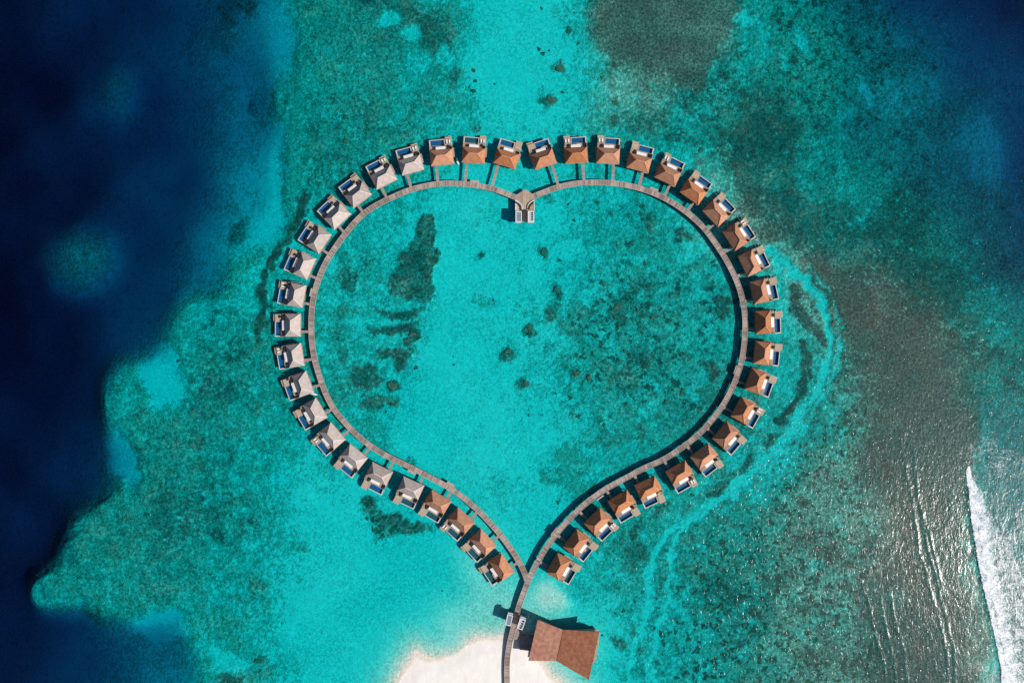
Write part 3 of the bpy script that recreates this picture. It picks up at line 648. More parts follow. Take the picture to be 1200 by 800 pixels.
# ------------------------------------------------------------------ boardwalk
LEFT = [(613.5,234),(604,231.3),(580.6,222.1),(560.5,217.6),(540.4,215.4),(520,214.9),(501.9,217.2),(483,221.8),(466,228.3),(450,235.8),(434,244.6),(421,255),(407.4,270.5),(393.9,288.6),(382.1,307),(373.8,325.4),(368.7,342.2),(365.6,360.6),(364.6,381.8),(365.6,401.9),(368.9,422),(374.6,441.5),(381.6,461),(390.3,477.8),(402.1,492.6),(417,508.4),(435.5,523.3),(455.6,535.2),(477.4,545.4),(504,559),(530.2,573.5),(553.9,591.8),(574,611.9),(591,632),(606,653.8),(615.5,672),(617.5,680)]
RIGHT = [(613.5,234),(626.8,229.6),(650.3,220.4),(675.4,215),(700.5,213.7),(725.6,215.7),(750.8,221),(776,230.8),(801,246),(823.7,265.8),(839.5,286.5),(852.5,307),(863,328.5),(869.6,348.6),(873,370.4),(873,390),(871.7,406.5),(869.2,422.6),(864,439.6),(857,456.6),(846.3,476),(830.5,496.5),(811,515.5),(780.2,536.8),(756.8,547.2),(732.3,560.4),(707.2,574.2),(683.8,591.8),(662,613.6),(641.9,638.7),(629.5,659.5),(620.3,677.3)]
STEM = [(620.3,677.3),(613.6,694),(606.9,713.5),(604.5,725),(600.9,738),(597.2,753),(594.3,773.7),(594.2,800),(597,850),(606,920)]
DZ = 1.7
def resample(P_, step, z):
    pts = [W(*p, z) for p in P_]; out = []
    for i in range(len(pts) - 1):
        p0 = pts[max(i - 1, 0)]; p1 = pts[i]; p2 = pts[i + 1]; p3 = pts[min(i + 2, len(pts) - 1)]
        n = max(1, int((p2 - p1).length / step))
        for k_ in range(n):
            t = k_ / n
            out.append(.5 * ((2 * p1) + (-p0 + p2) * t + (2 * p0 - 5 * p1 + 4 * p2 - p3) * t * t + (-p0 + 3 * p1 - 3 * p2 + p3) * t ** 3))
    out.append(pts[-1])
    # relax a little so that the curve is fair
    for _ in range(6):
        out = [out[0]] + [(out[i - 1] + out[i] * 2 + out[i + 1]) / 4 for i in range(1, len(out) - 1)] + [out[-1]]
    return out
def normals(P_):
    r = []
    for i in range(len(P_)):
        d = (P_[min(i + 1, len(P_) - 1)] - P_[max(i - 1, 0)]); d.z = 0; d.normalize(); r.append(Vector((-d.y, d.x, 0)))
    return r
def ribbon(name, P_, offs, w, z0, z1, mat, parent, uv=True):
    bm = bmesh.new(); Nn = normals(P_); uvl = bm.loops.layers.uv.new('UVMap'); rows = []; u = 0; us = []
    for i, p in enumerate(P_):
        if i: u += (p - P_[i - 1]).length
        us.append(u)
        a = p + Nn[i] * (offs - w / 2); b = p + Nn[i] * (offs + w / 2)
        rows.append([bm.verts.new((a.x, a.y, z1)), bm.verts.new((b.x, b.y, z1)), bm.verts.new((b.x, b.y, z0)), bm.verts.new((a.x, a.y, z0))])
    for i in range(len(rows) - 1):
        for k_ in range(4):
            f = bm.faces.new([rows[i][k_], rows[i + 1][k_], rows[i + 1][(k_ + 1) % 4], rows[i][(k_ + 1) % 4]])
            for l, uu, vv in zip(f.loops, (us[i], us[i + 1], us[i + 1], us[i]), (0, 0, 1, 1)): l[uvl].uv = (uu, vv)
    bm.faces.new(rows[0][::-1]); bm.faces.new(rows[-1])
    bmesh.ops.recalc_face_normals(bm, faces=bm.faces[:])
    me = bpy.data.meshes.new(name); bm.to_mesh(me); bm.free(); me.materials.append(mat)
    o_ = bpy.data.objects.new(name, me); col.objects.link(o_); o_.parent = parent; return o_
pile_mesh = None
def boardwalk(P_, dz, label, bays, name='boardwalk', pile_gap=9.0, wd=2.55):
    pts = resample(P_, 1.2, DZ + dz); root = empty(name, (0, 0, 0)); tag(root, label, 'boardwalk', 'curved timber boardwalk sections')
    ribbon('deck', pts, 0, wd, DZ + dz - .22, DZ + dz, M['walk'], root)
    Nn = normals(pts)
    for s_ in (-1, 1):
        ribbon('edge_beam', pts[2:-2], s_ * (wd / 2 - .09), .16, DZ + dz + .003, DZ + dz + .15, M['kerb'], root)
    acc = 0; last = None
    for i in range(2, len(pts) - 2):
        acc += (pts[i] - pts[i - 1]).length
        if acc >= pile_gap:
            acc = 0
            for s_ in (-1, 1):
                p = pts[i] + Nn[i] * s_ * .95
                pl = bpy.data.objects.new('pile', pile_mesh); col.objects.link(pl); pl.parent = root; pl.location = (p.x, p.y, 0)
    for (bx, by, sd) in bays:
        c_ = W(bx, by, DZ); i = min(range(len(pts)), key=lambda q_: (pts[q_] - c_).length)
        mb = MB(); a = pts[i - 1] + Nn[i] * sd * (wd / 2 + .55); b = pts[i + 2] + Nn[i] * sd * (wd / 2 + .55)
        mb.obox(a, b, 1.0, DZ - .3, DZ - .05); mb.obox(a, b, .35, DZ - .045, DZ + .4)
        mb.build('bench_bay', M['kerb'], root)
    return pts
mb = MB().cyl(0, 0, -4.5, DZ - .25, .16, n=8); tmp = mb.build('pile', M['pile']); pile_mesh = tmp.data; bpy.data.objects.remove(tmp)
ptsL = boardwalk(LEFT, 0, 'weathered timber boardwalk curving along the grey roofed western half of the heart', [(557,219,-1),(373,342,-1),(483,546,-1),(524,570,1)])
ptsR = boardwalk(RIGHT, .004, 'weathered timber boardwalk curving along the brown roofed eastern half of the heart', [(762,227,1),(864,432,-1),(703,578,1),(652,622,-1)])
ptsS = boardwalk(STEM, .008, 'straight timber boardwalk stem running from the heart tip over the sandy beach', [], pile_gap=12)
ALLW = ptsL + ptsR

# ------------------------------------------------------------------ villas
def hip_roof(hx, hy, ridge, ze, zr, th=.28):
    vs = [(-hx,-hy,ze),(hx,-hy,ze),(hx,hy,ze),(-hx,hy,ze),(-ridge,0,zr),(ridge,0,zr)]
    lo = [(x_ * .985, y_ * .98, z_ - th) for (x_, y_, z_) in vs]
    v_ = vs + lo
    f = [(0,1,5,4),(1,2,5),(2,3,4,5),(3,0,4),(7,6,10,11),(8,7,11),(9,8,11,10),(6,9,10),(0,6,7,1),(1,7,8,2),(2,8,9,3),(3,9,6,0)]
    return v_, f
def beam3(mb, a, b, w, h):
    a = Vector(a); b = Vector(b); d = (b - a).normalized(); s_ = d.cross(Vector((0, 0, 1))).normalized() * w / 2; u = s_.cross(d).normalized() * h / 2
    c8 = [p + i * s_ + j * u for p in (a, b) for (i, j) in ((-1,-1),(1,-1),(1,1),(-1,1))]
    mb.faces([tuple(c_) for c_ in c8], [(0,1,2,3),(7,6,5,4),(0,4,5,1),(1,5,6,2),(2,6,7,3),(3,7,4,0)])
DT = 1.95    # villa deck level
def make_villa(kind, mir, pool='tile'):
    root = empty('water_villa', (0, 0, 0))
    b = lambda mb, nm, mt, par=root, **k_: mb.build(nm, mt, par, mir=mir, **k_)
    roofm, capm = (M['roof_brown'], M['cap_brown']) if kind == 'brown' else (M['roof_grey'], M['cap_grey'])
    HX, HY, RG, ZE, ZR = 5.25, 3.55, 2.0, 4.1, 7.6
    v_, f_ = hip_roof(HX, HY, RG, ZE, ZR); roof = b(MB().faces(v_, f_), 'roof', roofm)
    mb = MB(); e = .05
    beam3(mb, (-RG, 0, ZR + e), (RG, 0, ZR + e), .30, .14)
    for sx in (-1, 1):
        for sy in (-1, 1): beam3(mb, (sx * RG, 0, ZR + e), (sx * HX, sy * HY, ZE + e), .22, .10)
    b(mb, 'ridge_cap', capm, roof)
    # deck built round the pool basin
    x0, x1, y0, y1 = -5.2, 5.2, -3.2, 9.0; pxa, pxb, pya, pyb = -4.75, 1.55, 6.25, 8.6
    mb = MB(); t = .3
    mb.box(x0, x1, y0, pya, DT - t, DT); mb.box(x0, pxa, pya, y1, DT - t, DT); mb.box(pxb, x1, pya, y1, DT - t, DT); mb.box(pxa, pxb, pyb, y1, DT - t, DT)
    b(mb, 'deck', M['deck'])
    stp = MB().box(2.1, 5.2, 9.0, 9.9, DT - .75, DT - .5); stp.box(2.3, 5.0, 9.9, 10.4, DT - 1.35, DT - 1.15)
    b(stp, 'water_steps', M['step'])
    b(MB().box(2.2, 5.05, 6.3, 8.8, DT + .003, DT + .16), 'sun_platform', M['step'])
    # pool
    d_ = .85; pr = empty_part = None
    mb = MB(); zf = DT - d_; g = .002
    mb.faces([(pxa+g,pya+g,zf),(pxb-g,pya+g,zf),(pxb-g,pyb-g,zf),(pxa+g,pyb-g,zf),(pxa+g,pya+g,DT+.02),(pxb-g,pya+g,DT+.02),(pxb-g,pyb-g,DT+.02),(pxa+g,pyb-g,DT+.02)],
             [(0,1,2,3),(0,4,5,1),(1,5,6,2),(2,6,7,3),(3,7,4,0)])
    mb.box(pxa - .1, pxb + .1, pya - .1, pyb + .1, zf - .15, zf - .03)
    plo = b(mb, 'pool', M[pool])
    b(MB().faces([(pxa+.01,pya+.01,DT-.08),(pxb-.01,pya+.01,DT-.08),(pxb-.01,pyb-.01,DT-.08),(pxa+.01,pyb-.01,DT-.08)], [(0,1,2,3)]), 'pool_water', M['poolwater'], plo)
    mb = MB(); mb.box(x0 - .12, pxb + .25, pyb + .02, pyb + .36, DT + .003, DT + .14); mb.box(x0 - .12, pxa - .06, pya - .3, pyb + .017, DT + .003, DT + .14)
    mb.box(pxb + .03, pxb + .25, pya - .1, pyb + .017, DT + .003, DT + .10)
    b(mb, 'pool_rim', M['rim'], plo)
    # house
    wx0, wx1, wy0, wy1 = -4.4, 4.4, -2.75, 2.7
    wall = b(MB().box(wx0, wx1, wy0, wy1, DT + .003, ZE + .1), 'wall', M['wall'])
    wn = b(MB().box(-3.6, 3.2, wy1 + .003, wy1 + .09, DT + .1, ZE - .35), 'window', M['glass'])
    mb = MB()
    for xx in (-3.6, -1.9, -.2, 1.5, 3.2): mb.box(xx - .05, xx + .05, wy1 + .092, wy1 + .14, DT + .1, ZE - .35)
    b(mb, 'frame', M['frame'], wn)
    dr = b(MB().box(-3.6, -2.5, wy0 - .08, wy0 - .003, DT + .01, DT + 2.2), 'door', M['frame'])
    b(MB().box(-2.75, -2.65, wy0 - .16, wy0 - .083, DT + 1.0, DT + 1.15), 'handle', M['rim'], dr)
    # privacy walls
    b(MB().box(x0 - .10, x0 + .06, -2.9, 5.9, DT + .003, DT + 1.75), 'privacy_wall', M['wall'])
    b(MB().box(x1 - .05, x1 + .10, -2.9, 5.2, DT + .003, DT + 1.75), 'privacy_wall', M['wall'])
    b(MB().box(x1 + .10, x1 + .75, .2, 4.6, DT - .3, DT - .05), 'side_ledge', M['deck_grey'])
    # canopy over the dining corner
    mb = MB(); ax0, ax1, ay0, ay1, az = -2.35, 2.2, 3.75, 5.15, DT + 1.95
    mb.faces([(ax0,ay0,az),(ax1,ay0,az),(ax1,ay1,az-.28),(ax0,ay1,az-.28),(ax0,ay0,az-.08),(ax1,ay0,az-.08),(ax1,ay1,az-.36),(ax0,ay1,az-.36)],
             [(0,1,2,3),(7,6,5,4),(0,4,5,1),(1,5,6,2),(2,6,7,3),(3,7,4,0)])
    aw = b(mb, 'canopy', M['white'])
    for xx in (ax0 + .1, ax1 - .1): b(MB().cyl(xx, ay1 - .12, DT + .003, az - .37, .05, n=6), 'post', M['frame'], aw)
    for xx in (-4.6, 0, 4.6):
        for yy in (-2.6, 5.4): 
            pl = b(MB().cyl(xx, yy, -5.0, DT - .31, .2, n=8), 'pile', M['pile'])
    return root
protos = {('grey', False): make_villa('grey', False), ('brown', False): make_villa('brown', False), ('brown', True): make_villa('brown', True)}
used = set()
def parasol_mesh():
    mb = MB(); n = 10; r = .8
    vs = [(0, 0, 2.55)] + [(r * math.cos(2 * math.pi * i / n), r * math.sin(2 * math.pi * i / n), 2.2) for i in range(n)] + [(0, 0, 2.47)] + [(r * .98 * math.cos(2 * math.pi * i / n), r * .98 * math.sin(2 * math.pi * i / n), 2.13) for i in range(n)]
    fs = [(0, i + 1, (i + 1) % n + 1) for i in range(n)] + [(n + 1, n + 2 + (i + 1) % n, n + 2 + i) for i in range(n)] + [(i + 1, n + 2 + i, n + 2 + (i + 1) % n, (i + 1) % n + 1) for i in range(n)]
    return mb.faces(vs, fs)
par0 = empty('parasol', (0, 0, 0)); parasol_mesh().build('shade', M['black'], par0); MB().cyl(0, 0, .06, 2.46, .04, n=6).build('pole', M['frame'], par0); MB().cyl(0, 0, .003, .06, .35, n=10).build('base', M['frame'], par0)
bed0 = empty('daybed', (0, 0, 0)); MB().cyl(0, 0, .003, .35, .8, n=14).build('base', M['wall'], bed0); MB().cyl(0, 0, .353, .55, .74, .66, n=14).build('cushion', M['cushion'], bed0)
lng0 = empty('sun_lounger', (0, 0, 0)); MB().box(-.34, .34, -.95, .95, .22, .30).build('frame', M['frame'], lng0); MB().box(-.31, .31, -.93, .45, .303, .40).build('mattress', M['white'], lng0)
MB().faces([(-.31,.46,.303),(.31,.46,.303),(.31,.95,.62),(-.31,.95,.62),(-.31,.46,.40),(.31,.46,.40),(.31,.93,.71),(-.31,.93,.71)], [(3,2,1,0),(4,5,6,7),(0,1,5,4),(1,2,6,5),(2,3,7,6),(3,0,4,7)]).build('backrest', M['white'], lng0)
for lx in (-.28, .28):
    for ly in (-.85, .85): MB().box(lx - .03, lx + .03, ly - .03, ly + .03, .003, .218).build('leg', M['frame'], lng0)
first = {'p': True, 'd': True, 'l': True}
LOUNGE = {('notch', 1), ('notch', 2), ('grey', 0), ('grey', 1), ('grey', 6), ('grey', 8), ('grey', 11), ('tip', 2), ('rnotch', 1), ('rnotch', 2), ('rnotch', 4), ('rnotch', 7), ('rtip', 2), ('rtip', 5), ('rtip', 8)}

ORD = ['first','second','third','fourth','fifth','sixth','seventh','eighth','ninth','tenth','eleventh','twelfth','thirteenth','fourteenth','fifteenth']
# inner eave midpoint (px), outward direction (deg), roof, label
V = []
for i, (x_, y_, a) in enumerate([(590.7,194.6,74),(554.2,190.9,85.6),(518.4,193.2,95.5)]): V.append((x_, y_, a, 'brown', 'notch', ORD[i]))
for i, (x_, y_, a) in enumerate([(484,202,105.7),(453.3,216,117),(424.8,235.7,127),(401.4,259.8,134),(380.9,286.1,147.5),(364.8,315.4,156.8),(356.3,347.5,169.6),(352,380.9,180),(354.5,414.9,189.5),(363,446.9,200),(376.8,477.4,210.6),(396.2,504.8,220.8),(420.5,528.3,231),(448.5,547,243),(485.1,563.4,245.5)]): V.append((x_, y_, a, 'grey', 'grey', ORD[i]))
for i, (x_, y_, a) in enumerate([(595.4,659.3,214.2),(572.9,629.5,223),(546.6,603.3,228.6),(517.5,580.5,239)]): V.append((x_, y_, a, 'brown', 'tip', ORD[i]))
for i, (x_, y_, a) in enumerate([(639.8,194.7,108),(676,190.8,93.8),(712.3,191.5,86.7),(746.8,199.6,75.5),(778.9,213.2,65),(807.5,232.6,54.7),(832.4,256.4,44.2),(854.2,282.9,33.5),(870.7,312.4,25.5),(881.3,343.6,12.3),(885.5,377.8,1.5)]): V.append((x_, y_, a, 'brownR', 'rnotch', ORD[i]))
for i, (x_, y_, a) in enumerate([(646.5,659.2,-31),(667.8,630.1,-38.5),(693.5,604,-45.5),(723.5,580.5,-59),(755.5,562.9,-64.5),(791.5,545.7,-60),(819.4,527.2,-51.8),(843.5,503.6,-41),(862.9,475.9,-29),(877.2,443.2,-19.5),(884.4,412.7,-6)]): V.append((x_, y_, a, 'brownR', 'rtip', ORD[i]))
LAB = {'notch': '{} brown thatched villa left of the notch with the twin roofed pavilion',
       'grey': '{} pale grey thatched villa counting down from the top of the western arc',
       'tip': '{} brown thatched villa up the left arm from the tip of the heart',
       'rnotch': '{} brown thatched villa clockwise right of the notch with the twin roofed pavilion',
       'rtip': '{} brown thatched villa up the right arm from the tip of the heart'}
SHORT = {'notch': '{} brown villa left of the notch', 'grey': '{} grey villa from the top', 'tip': '{} brown left arm villa from the tip',
         'rnotch': '{} brown villa right of the notch', 'rtip': '{} right arm villa from the tip'}
TEAL = {('tip', 0), ('tip', 1), ('tip', 2), ('tip', 3), ('grey', 14), ('rtip', 0), ('notch', 1)}
WALKS = []
for (x_, y_, a, kd, arc, od) in V:
    kind = 'grey' if kd == 'grey' else 'brown'; mir = kd == 'brownR'
    key = (kind, mir); root = protos[key]
    if key in used: root = copy_tree(root)
    used.add(key)
    e = W(x_, y_, 4.1); u = Vector((math.cos(rad(a)), math.sin(rad(a)), 0)); r_ = Vector((u.y, -u.x, 0))
    c_ = e + u * 3.5; root.location = (c_.x, c_.y, 0); root.rotation_euler = (0, 0, rad(a - 90))
    tag(root, LAB[arc].format(od), 'villa', 'thatched water villas with plunge pools along the heart boardwalk')
    idx = ORD.index(od)
    if (arc, idx) in TEAL:
        for ch in root.children:
            if ch.name.startswith('pool'):
                ch.data = ch.data.copy(); ch.data.materials[0] = M['tile_teal']
    WALKS.append((root, c_, u, r_, mir))
    # furniture on the deck
    if not (arc, idx) in {('notch', 0), ('rnotch', 0), ('rtip', 4)}:
        p0 = par0 if first['p'] else copy_tree(par0); first['p'] = False
        s2 = -1 if mir else 1
        loc = Vector((c_.x, c_.y, DT)) + r_ * s2 * 3.3 + u * 4.75; p0.location = loc; p0.rotation_euler = (0, 0, random.random())
        tag(p0, 'round black parasol on the deck of the ' + SHORT[arc].format(od), 'parasol', 'round black parasols on the villa decks')
    if (arc, idx) in LOUNGE:
        s2 = -1 if mir else 1
        for q, (lx, wd_) in enumerate(((2.95, 'beside the pool'), (4.25, 'at the outer edge'))):
            p0 = lng0 if first['l'] else copy_tree(lng0); first['l'] = False
            loc = Vector((c_.x, c_.y, DT + .16)) + r_ * s2 * lx + u * (7.45 + random.uniform(-.15, .15)); p0.location = loc; p0.rotation_euler = (0, 0, rad(a + 90 + random.uniform(-7, 7)))
            tag(p0, 'pale sun lounger ' + wd_ + ' of ' + SHORT[arc].format(od), 'sun lounger', 'pale sun loungers on the villa sun decks')
    if (arc, idx) in {('rtip', 1), ('rtip', 3), ('rtip', 4), ('rtip', 6)}:
        p0 = bed0 if first['d'] else copy_tree(bed0); first['d'] = False
        s2 = 1
        off = {1: (0.4, 5.75), 3: (-3.3, 5.2), 4: (-3.4, 5.4), 6: (-3.4, 5.6)}[idx]
        loc = Vector((c_.x, c_.y, DT)) + r_ * off[0] + u * off[1]; p0.location = loc
        tag(p0, 'round ochre cushioned daybed on the deck of the ' + SHORT[arc].format(od), 'daybed', 'round ochre daybeds on villa decks')

for (root, c_, u, r_, mir) in WALKS:      # entrance walkway from the house to the boardwalk
    sgn = 1 if mir else -1
    st = Vector((c_.x, c_.y, 0)) + r_ * sgn * 3.0 - u * 2.6
    cand = [(abs((Vector((p.x, p.y, 0)) - st).dot(r_)), (Vector((p.x, p.y, 0)) - st).dot(-u)) for p in ALLW]
    cand = [q_ for q_ in cand if 0 < q_[1] < 30]
    al = min([q_[1] for q_ in cand if q_[0] < .9] or [min(cand)[1]])
    ln = al - .9
    mb = MB(); xx = sgn * 3.0; mb.box(xx - .62, xx + .62, -2.6 - ln, -3.203, DZ - .12, DZ + .06)
    mb.build('entrance_walkway', M['deck_grey'], root)

# ------------------------------------------------------------------ pavilion in the notch
root = empty('pavilion', (0, 0, 0)); tag(root, 'timber pavilion in the heart notch with twin flat roofed huts and curved planters', 'pavilion')
P2 = lambda x_, y_, z_=DZ: W(x_, y_, z_)
hump = [P2(*p) for p in ((604,229),(609,225.9),(613,223.2),(616.5,222.0),(620,224.6),(624,227.2),(627,228.6),(627,233),(625.8,235.5),(625.9,246),(604.2,246),(604.2,234.8),(602.5,231.5))]
MB().prism(hump, DZ - .3, DZ + .012).build('deck', M['deck'], root)
a = P2(604.2, 246); b_ = P2(625.9, 260)
MB().prism([a, P2(625.9, 246), b_, P2(604.2, 260)], DZ - .3, DZ + .012).build('deck', M['deck'], root)
def arc_pts(cx, cy, r0, a0, a1, n=8): return [(cx + r0 * math.cos(rad(a0 + (a1 - a0) * i / n)), cy + r0 * math.sin(rad(a0 + (a1 - a0) * i / n))) for i in range(n + 1)]
for s_ in (-1, 1):
    cx = 615.05; X_ = lambda d: cx + s_ * d
    # outline of the quarter planter: outer edge at 10.8 px, inner curve
    curve = [(10.8, 235.0), (8.2, 236.1), (5.6, 238.0), (3.9, 240.4), (3.3, 243), (3.2, 246.2)]
    outer = [(10.8, 246.2)]
    poly = [P2(X_(d), y_, 2.0) for d, y_ in curve + outer]
    MB().prism(poly, DZ + .015, DZ + .42).build('planter_bed', M['gravel'] if s_ < 0 else M['earth'], root)
    mb = MB()
    for q in range(len(curve) - 1):
        mb.obox(P2(X_(curve[q][0]), curve[q][1], 2.0), P2(X_(curve[q + 1][0]), curve[q + 1][1], 2.0), .38, DZ + .016, DZ + .62)
    mb.obox(P2(X_(10.8), 234.6, 2.0), P2(X_(10.8), 246.8, 2.0), .34, DZ + .016, DZ + .60)
    mb.build('planter_kerb', M['whitepaint'], root)
    # foliage: leafy clumps along the curve
    bm = bmesh.new()
    for q in range(420):
        t = random.random(); k_ = min(4, int(t * 5)); f = t * 5 - k_
        d = curve[k_][0] * (1 - f) + curve[k_ + 1][0] * f + 1.6 * random.random() ** 1.3 + .6; y_ = curve[k_][1] * (1 - f) + curve[k_ + 1][1] * f + 1.2 + 1.2 * random.random()
        c_ = P2(X_(min(d, 10.2)), min(y_, 245.5), 2.2); sz = .16 + .14 * random.random(); z_ = DZ + .42 + random.random() * .55
        n = Vector((random.uniform(-1, 1), random.uniform(-1, 1), random.uniform(.3, 1))).normalized(); t1 = n.orthogonal().normalized(); t2 = n.cross(t1)
        o3 = Vector((c_.x, c_.y, z_)); bm.faces.new([bm.verts.new(o3 + t1 * sz), bm.verts.new(o3 + t2 * sz * .5), bm.verts.new(o3 - t1 * sz), bm.verts.new(o3 - t2 * sz * .5)])
    me = bpy.data.meshes.new('foliage'); bm.to_mesh(me); bm.free(); me.materials.append(M['plant']); o_ = bpy.data.objects.new('foliage', me); col.objects.link(o_); o_.parent = root
    # hut: walls, parapet frame, sunken roof panel
    hz = DZ + 3.7; x_a, x_b = sorted((X_(3.6), X_(10.9))); y_a, y_b = 247.4, 260.4
    A0 = P2(x_a, y_b, hz); B0 = P2(x_b, y_a, hz)
    hut = MB().box(A0.x + .12, B0.x - .12, A0.y + .12, B0.y - .12, DZ + .016, hz - .3).build('hut_wall', M['whitepaint'], root)
    mb = MB(); w = .42
    mb.box(A0.x, B0.x, A0.y, A0.y + w, hz - .297, hz); mb.box(A0.x, B0.x, B0.y - w, B0.y, hz - .297, hz); mb.box(A0.x, A0.x + w, A0.y + w, B0.y - w, hz - .297, hz); mb.box(B0.x - w, B0.x, A0.y + w, B0.y - w, hz - .297, hz)
    rf = mb.build('roof_frame', M['whitepaint'], root)
    MB().box(A0.x + w + .002, B0.x - w - .002, A0.y + w + .002, B0.y - w - .002, hz - .297, hz - .16).build('roof_panel', M['panel'] if s_ < 0 else M['palepanel'], rf)
    if s_ > 0:
        for q in range(4):
            yy = A0.y + 1.0 + q * 1.0
            MB().box(B0.x - 1.0, B0.x - .62, yy, yy + .62, hz - .158, hz + .25).build('roof_vent', M['black'], rf)
    MB().box(*( (B0.x - .117, B0.x - .05) if s_ < 0 else (A0.x + .05, A0.x + .117)), A0.y + 2.0, A0.y + 3.0, DZ + .02, DZ + 2.1).build('door', M['frame'], root)

# ------------------------------------------------------------------ gate huts on the stem
def gate_hut(corners, hz, panel, label, vents):
    cs = [W(x_, y_, hz) for x_, y_ in corners]   # TL, TR, BR, BL
    c_ = sum(cs, Vector()) / 4; ang = math.atan2((cs[1] - cs[0]).y, (cs[1] - cs[0]).x)
    wx = ((cs[1] - cs[0]).length + (cs[2] - cs[3]).length) / 4; wy = ((cs[3] - cs[0]).length + (cs[2] - cs[1]).length) / 4
    root = empty('gate_hut', (c_.x, c_.y, 0), ang); tag(root, label, 'hut', 'flat roofed huts flanking the boardwalk stem')
    MB().box(-wx + .15, wx - .15, -wy + .15, wy - .15, DZ - .25, hz - .3).build('wall', M['whitepaint'], root)
    MB().box(-wx, wx, -wy, wy, DZ - .5, DZ - .253).build('floor', M['deck_grey'], root)
    mb = MB(); w = .36
    mb.box(-wx, wx, -wy, -wy + w, hz - .297, hz); mb.box(-wx, wx, wy - w, wy, hz - .297, hz); mb.box(-wx, -wx + w, -wy + w, wy - w, hz - .297, hz); mb.box(wx - w, wx, -wy + w, wy - w, hz - .297, hz)
    rf = mb.build('roof_frame', M['whitepaint'], root)
    MB().box(-wx + w + .002, wx - w - .002, -wy + w + .002, wy - w - .002, hz - .297, hz - .14).build('roof_panel', M[panel], rf)
    MB().box(-wx + .1, wx - .1, wy + .005, wy + .7, hz - .75, hz - .6).build('canopy', M['palepanel'], root)
    for (vx, vy) in vents:
        MB().box(vx * wx - .22, vx * wx + .22, vy * wy - .34, vy * wy + .34, hz - .138, hz + .3).build('roof_vent', M['black'], rf)
    sd = -1 if vents else 1
    MB().box(*sorted((sd * (wx - .147), sd * (wx - .07))), -.5, .5, DZ, DZ + 2.1).build('door', M['frame'], root)
    for xx in (-wx + .3, wx - .3):
        for yy in (-wy + .4, wy - .4): MB().cyl(xx, yy, -2.5, DZ - .503, .15, n=8).build('pile', M['pile'], root)
gate_hut([(594.8,719.5),(601.5,721.0),(598.2,733.4),(592.0,731.9)], DZ + 3.7, 'panel', 'small hut with blue grey roof panel on the seaward left side of the boardwalk stem', [])
gate_hut([(609.2,723.8),(615.7,726.0),(612.8,738.2),(606.0,735.9)], DZ + 3.7, 'palepanel', 'small hut with pale roof and black vents between the boardwalk stem and restaurant', [(.45,.62),(.40,.12),(.35,-.3),(.25,-.68)])

# ------------------------------------------------------------------ restaurant with butterfly roof
root = empty('restaurant', (0, 0, 0)); tag(root, 'large restaurant with a brown butterfly roof standing half over the beach', 'restaurant')
zA, zB, zC, zD, zE, zF = 7.2, 5.3, 5.3, 7.2, 8.2, 8.2
P_A, P_B, P_C, P_D, P_E, P_F = W(630.1,726,zA), W(659.9,737.5,zB), W(652,774.1,zC), W(619.3,773.7,zD), W(702.4,739.8,zE), W(690.1,796.3,zF)
def slab(pts, th): 
    n = len(pts); mb = MB(); mb.faces([tuple(p) for p in pts] + [(p.x, p.y, p.z - th) for p in pts], [tuple(range(n))[::-1] if False else tuple(range(n)), tuple(range(2 * n - 1, n - 1, -1))] + [(i, i + n, (i + 1) % n + n, (i + 1) % n) for i in range(n)])
    bmesh.ops.recalc_face_normals(mb.bm, faces=mb.bm.faces[:]); return mb
gv = Vector((.13, 0, 0))
M['roof_big'] = thatch('restaurant_shingle', (.30, .12, .072), (.47, .21, .13))
l_ = slab([P_A, P_B - gv, P_C - gv, P_D], .4).build('roof_slope', M['roof_big'], root)
r2 = slab([P_B + gv, P_E, P_F, P_C + gv], .4).build('roof_slope', M['roof_big'], root)
slab([P_B + Vector((-.3, 0, -.42)), P_B + Vector((.3, 0, -.42)), P_C + Vector((.3, 0, -.42)), P_C + Vector((-.3, 0, -.42))], .2).build('valley_gutter', M['frame'], root)
def inset(pts, f):
    c_ = sum(pts, Vector()) / len(pts); return [c_ + (p - c_) * f for p in pts]
MB().prism(inset([P_A, P_B, P_C, P_D], .84), DZ + .02, 4.75).build('wall', M['wall'], root)
MB().prism(inset([P_B, P_E, P_F, P_C], .84), DZ + .02, 4.75).build('wall', M['wall'], root)
Q = lambda x_, y_: W(x_, y_, DZ)
MB().prism([Q(632,727.5), Q(660,740), Q(690,738.5), Q(700.5,737), Q(703,741), Q(702,750), Q(698.5,773), Q(695,777), Q(691,777), Q(688,790), Q(652,773), Q(622,772)], DZ - .45, DZ + .01).build('deck', M['step'], root)
e = [inset([P_B, P_E, P_F, P_C], .84)[i] for i in range(4)]
mb = MB()
d = (e[2] - e[1]); 
for i in range(6):
    a = e[1] + d * (i + .08) / 6; b_ = e[1] + d * (i + .92) / 6; nrm = Vector((d.y, -d.x, 0)).normalized(); nrm = nrm if nrm.x > 0 else -nrm
    MB().obox(a + nrm * .05, b_ + nrm * .05, .08, DZ + .3, 4.2).build('window', M['glass'], root)
for (x_, y_) in [(640,735),(628,765),(645,765),(660,750),(680,745),(697,745),(693,768),(685,785),(665,775)]:
    p = Q(x_, y_); MB().cyl(p.x, p.y, -3, DZ - .45, .25, n=8).build('pile', M['pile'], root)
for (x_, y_) in [(698.5,740.5),(699.3,752),(694.5,772)]:
    p = W(x_, y_, 4); MB().cyl(p.x, p.y, DZ + .01, 6.4, .14, n=8).build('post', M['frame'], root)

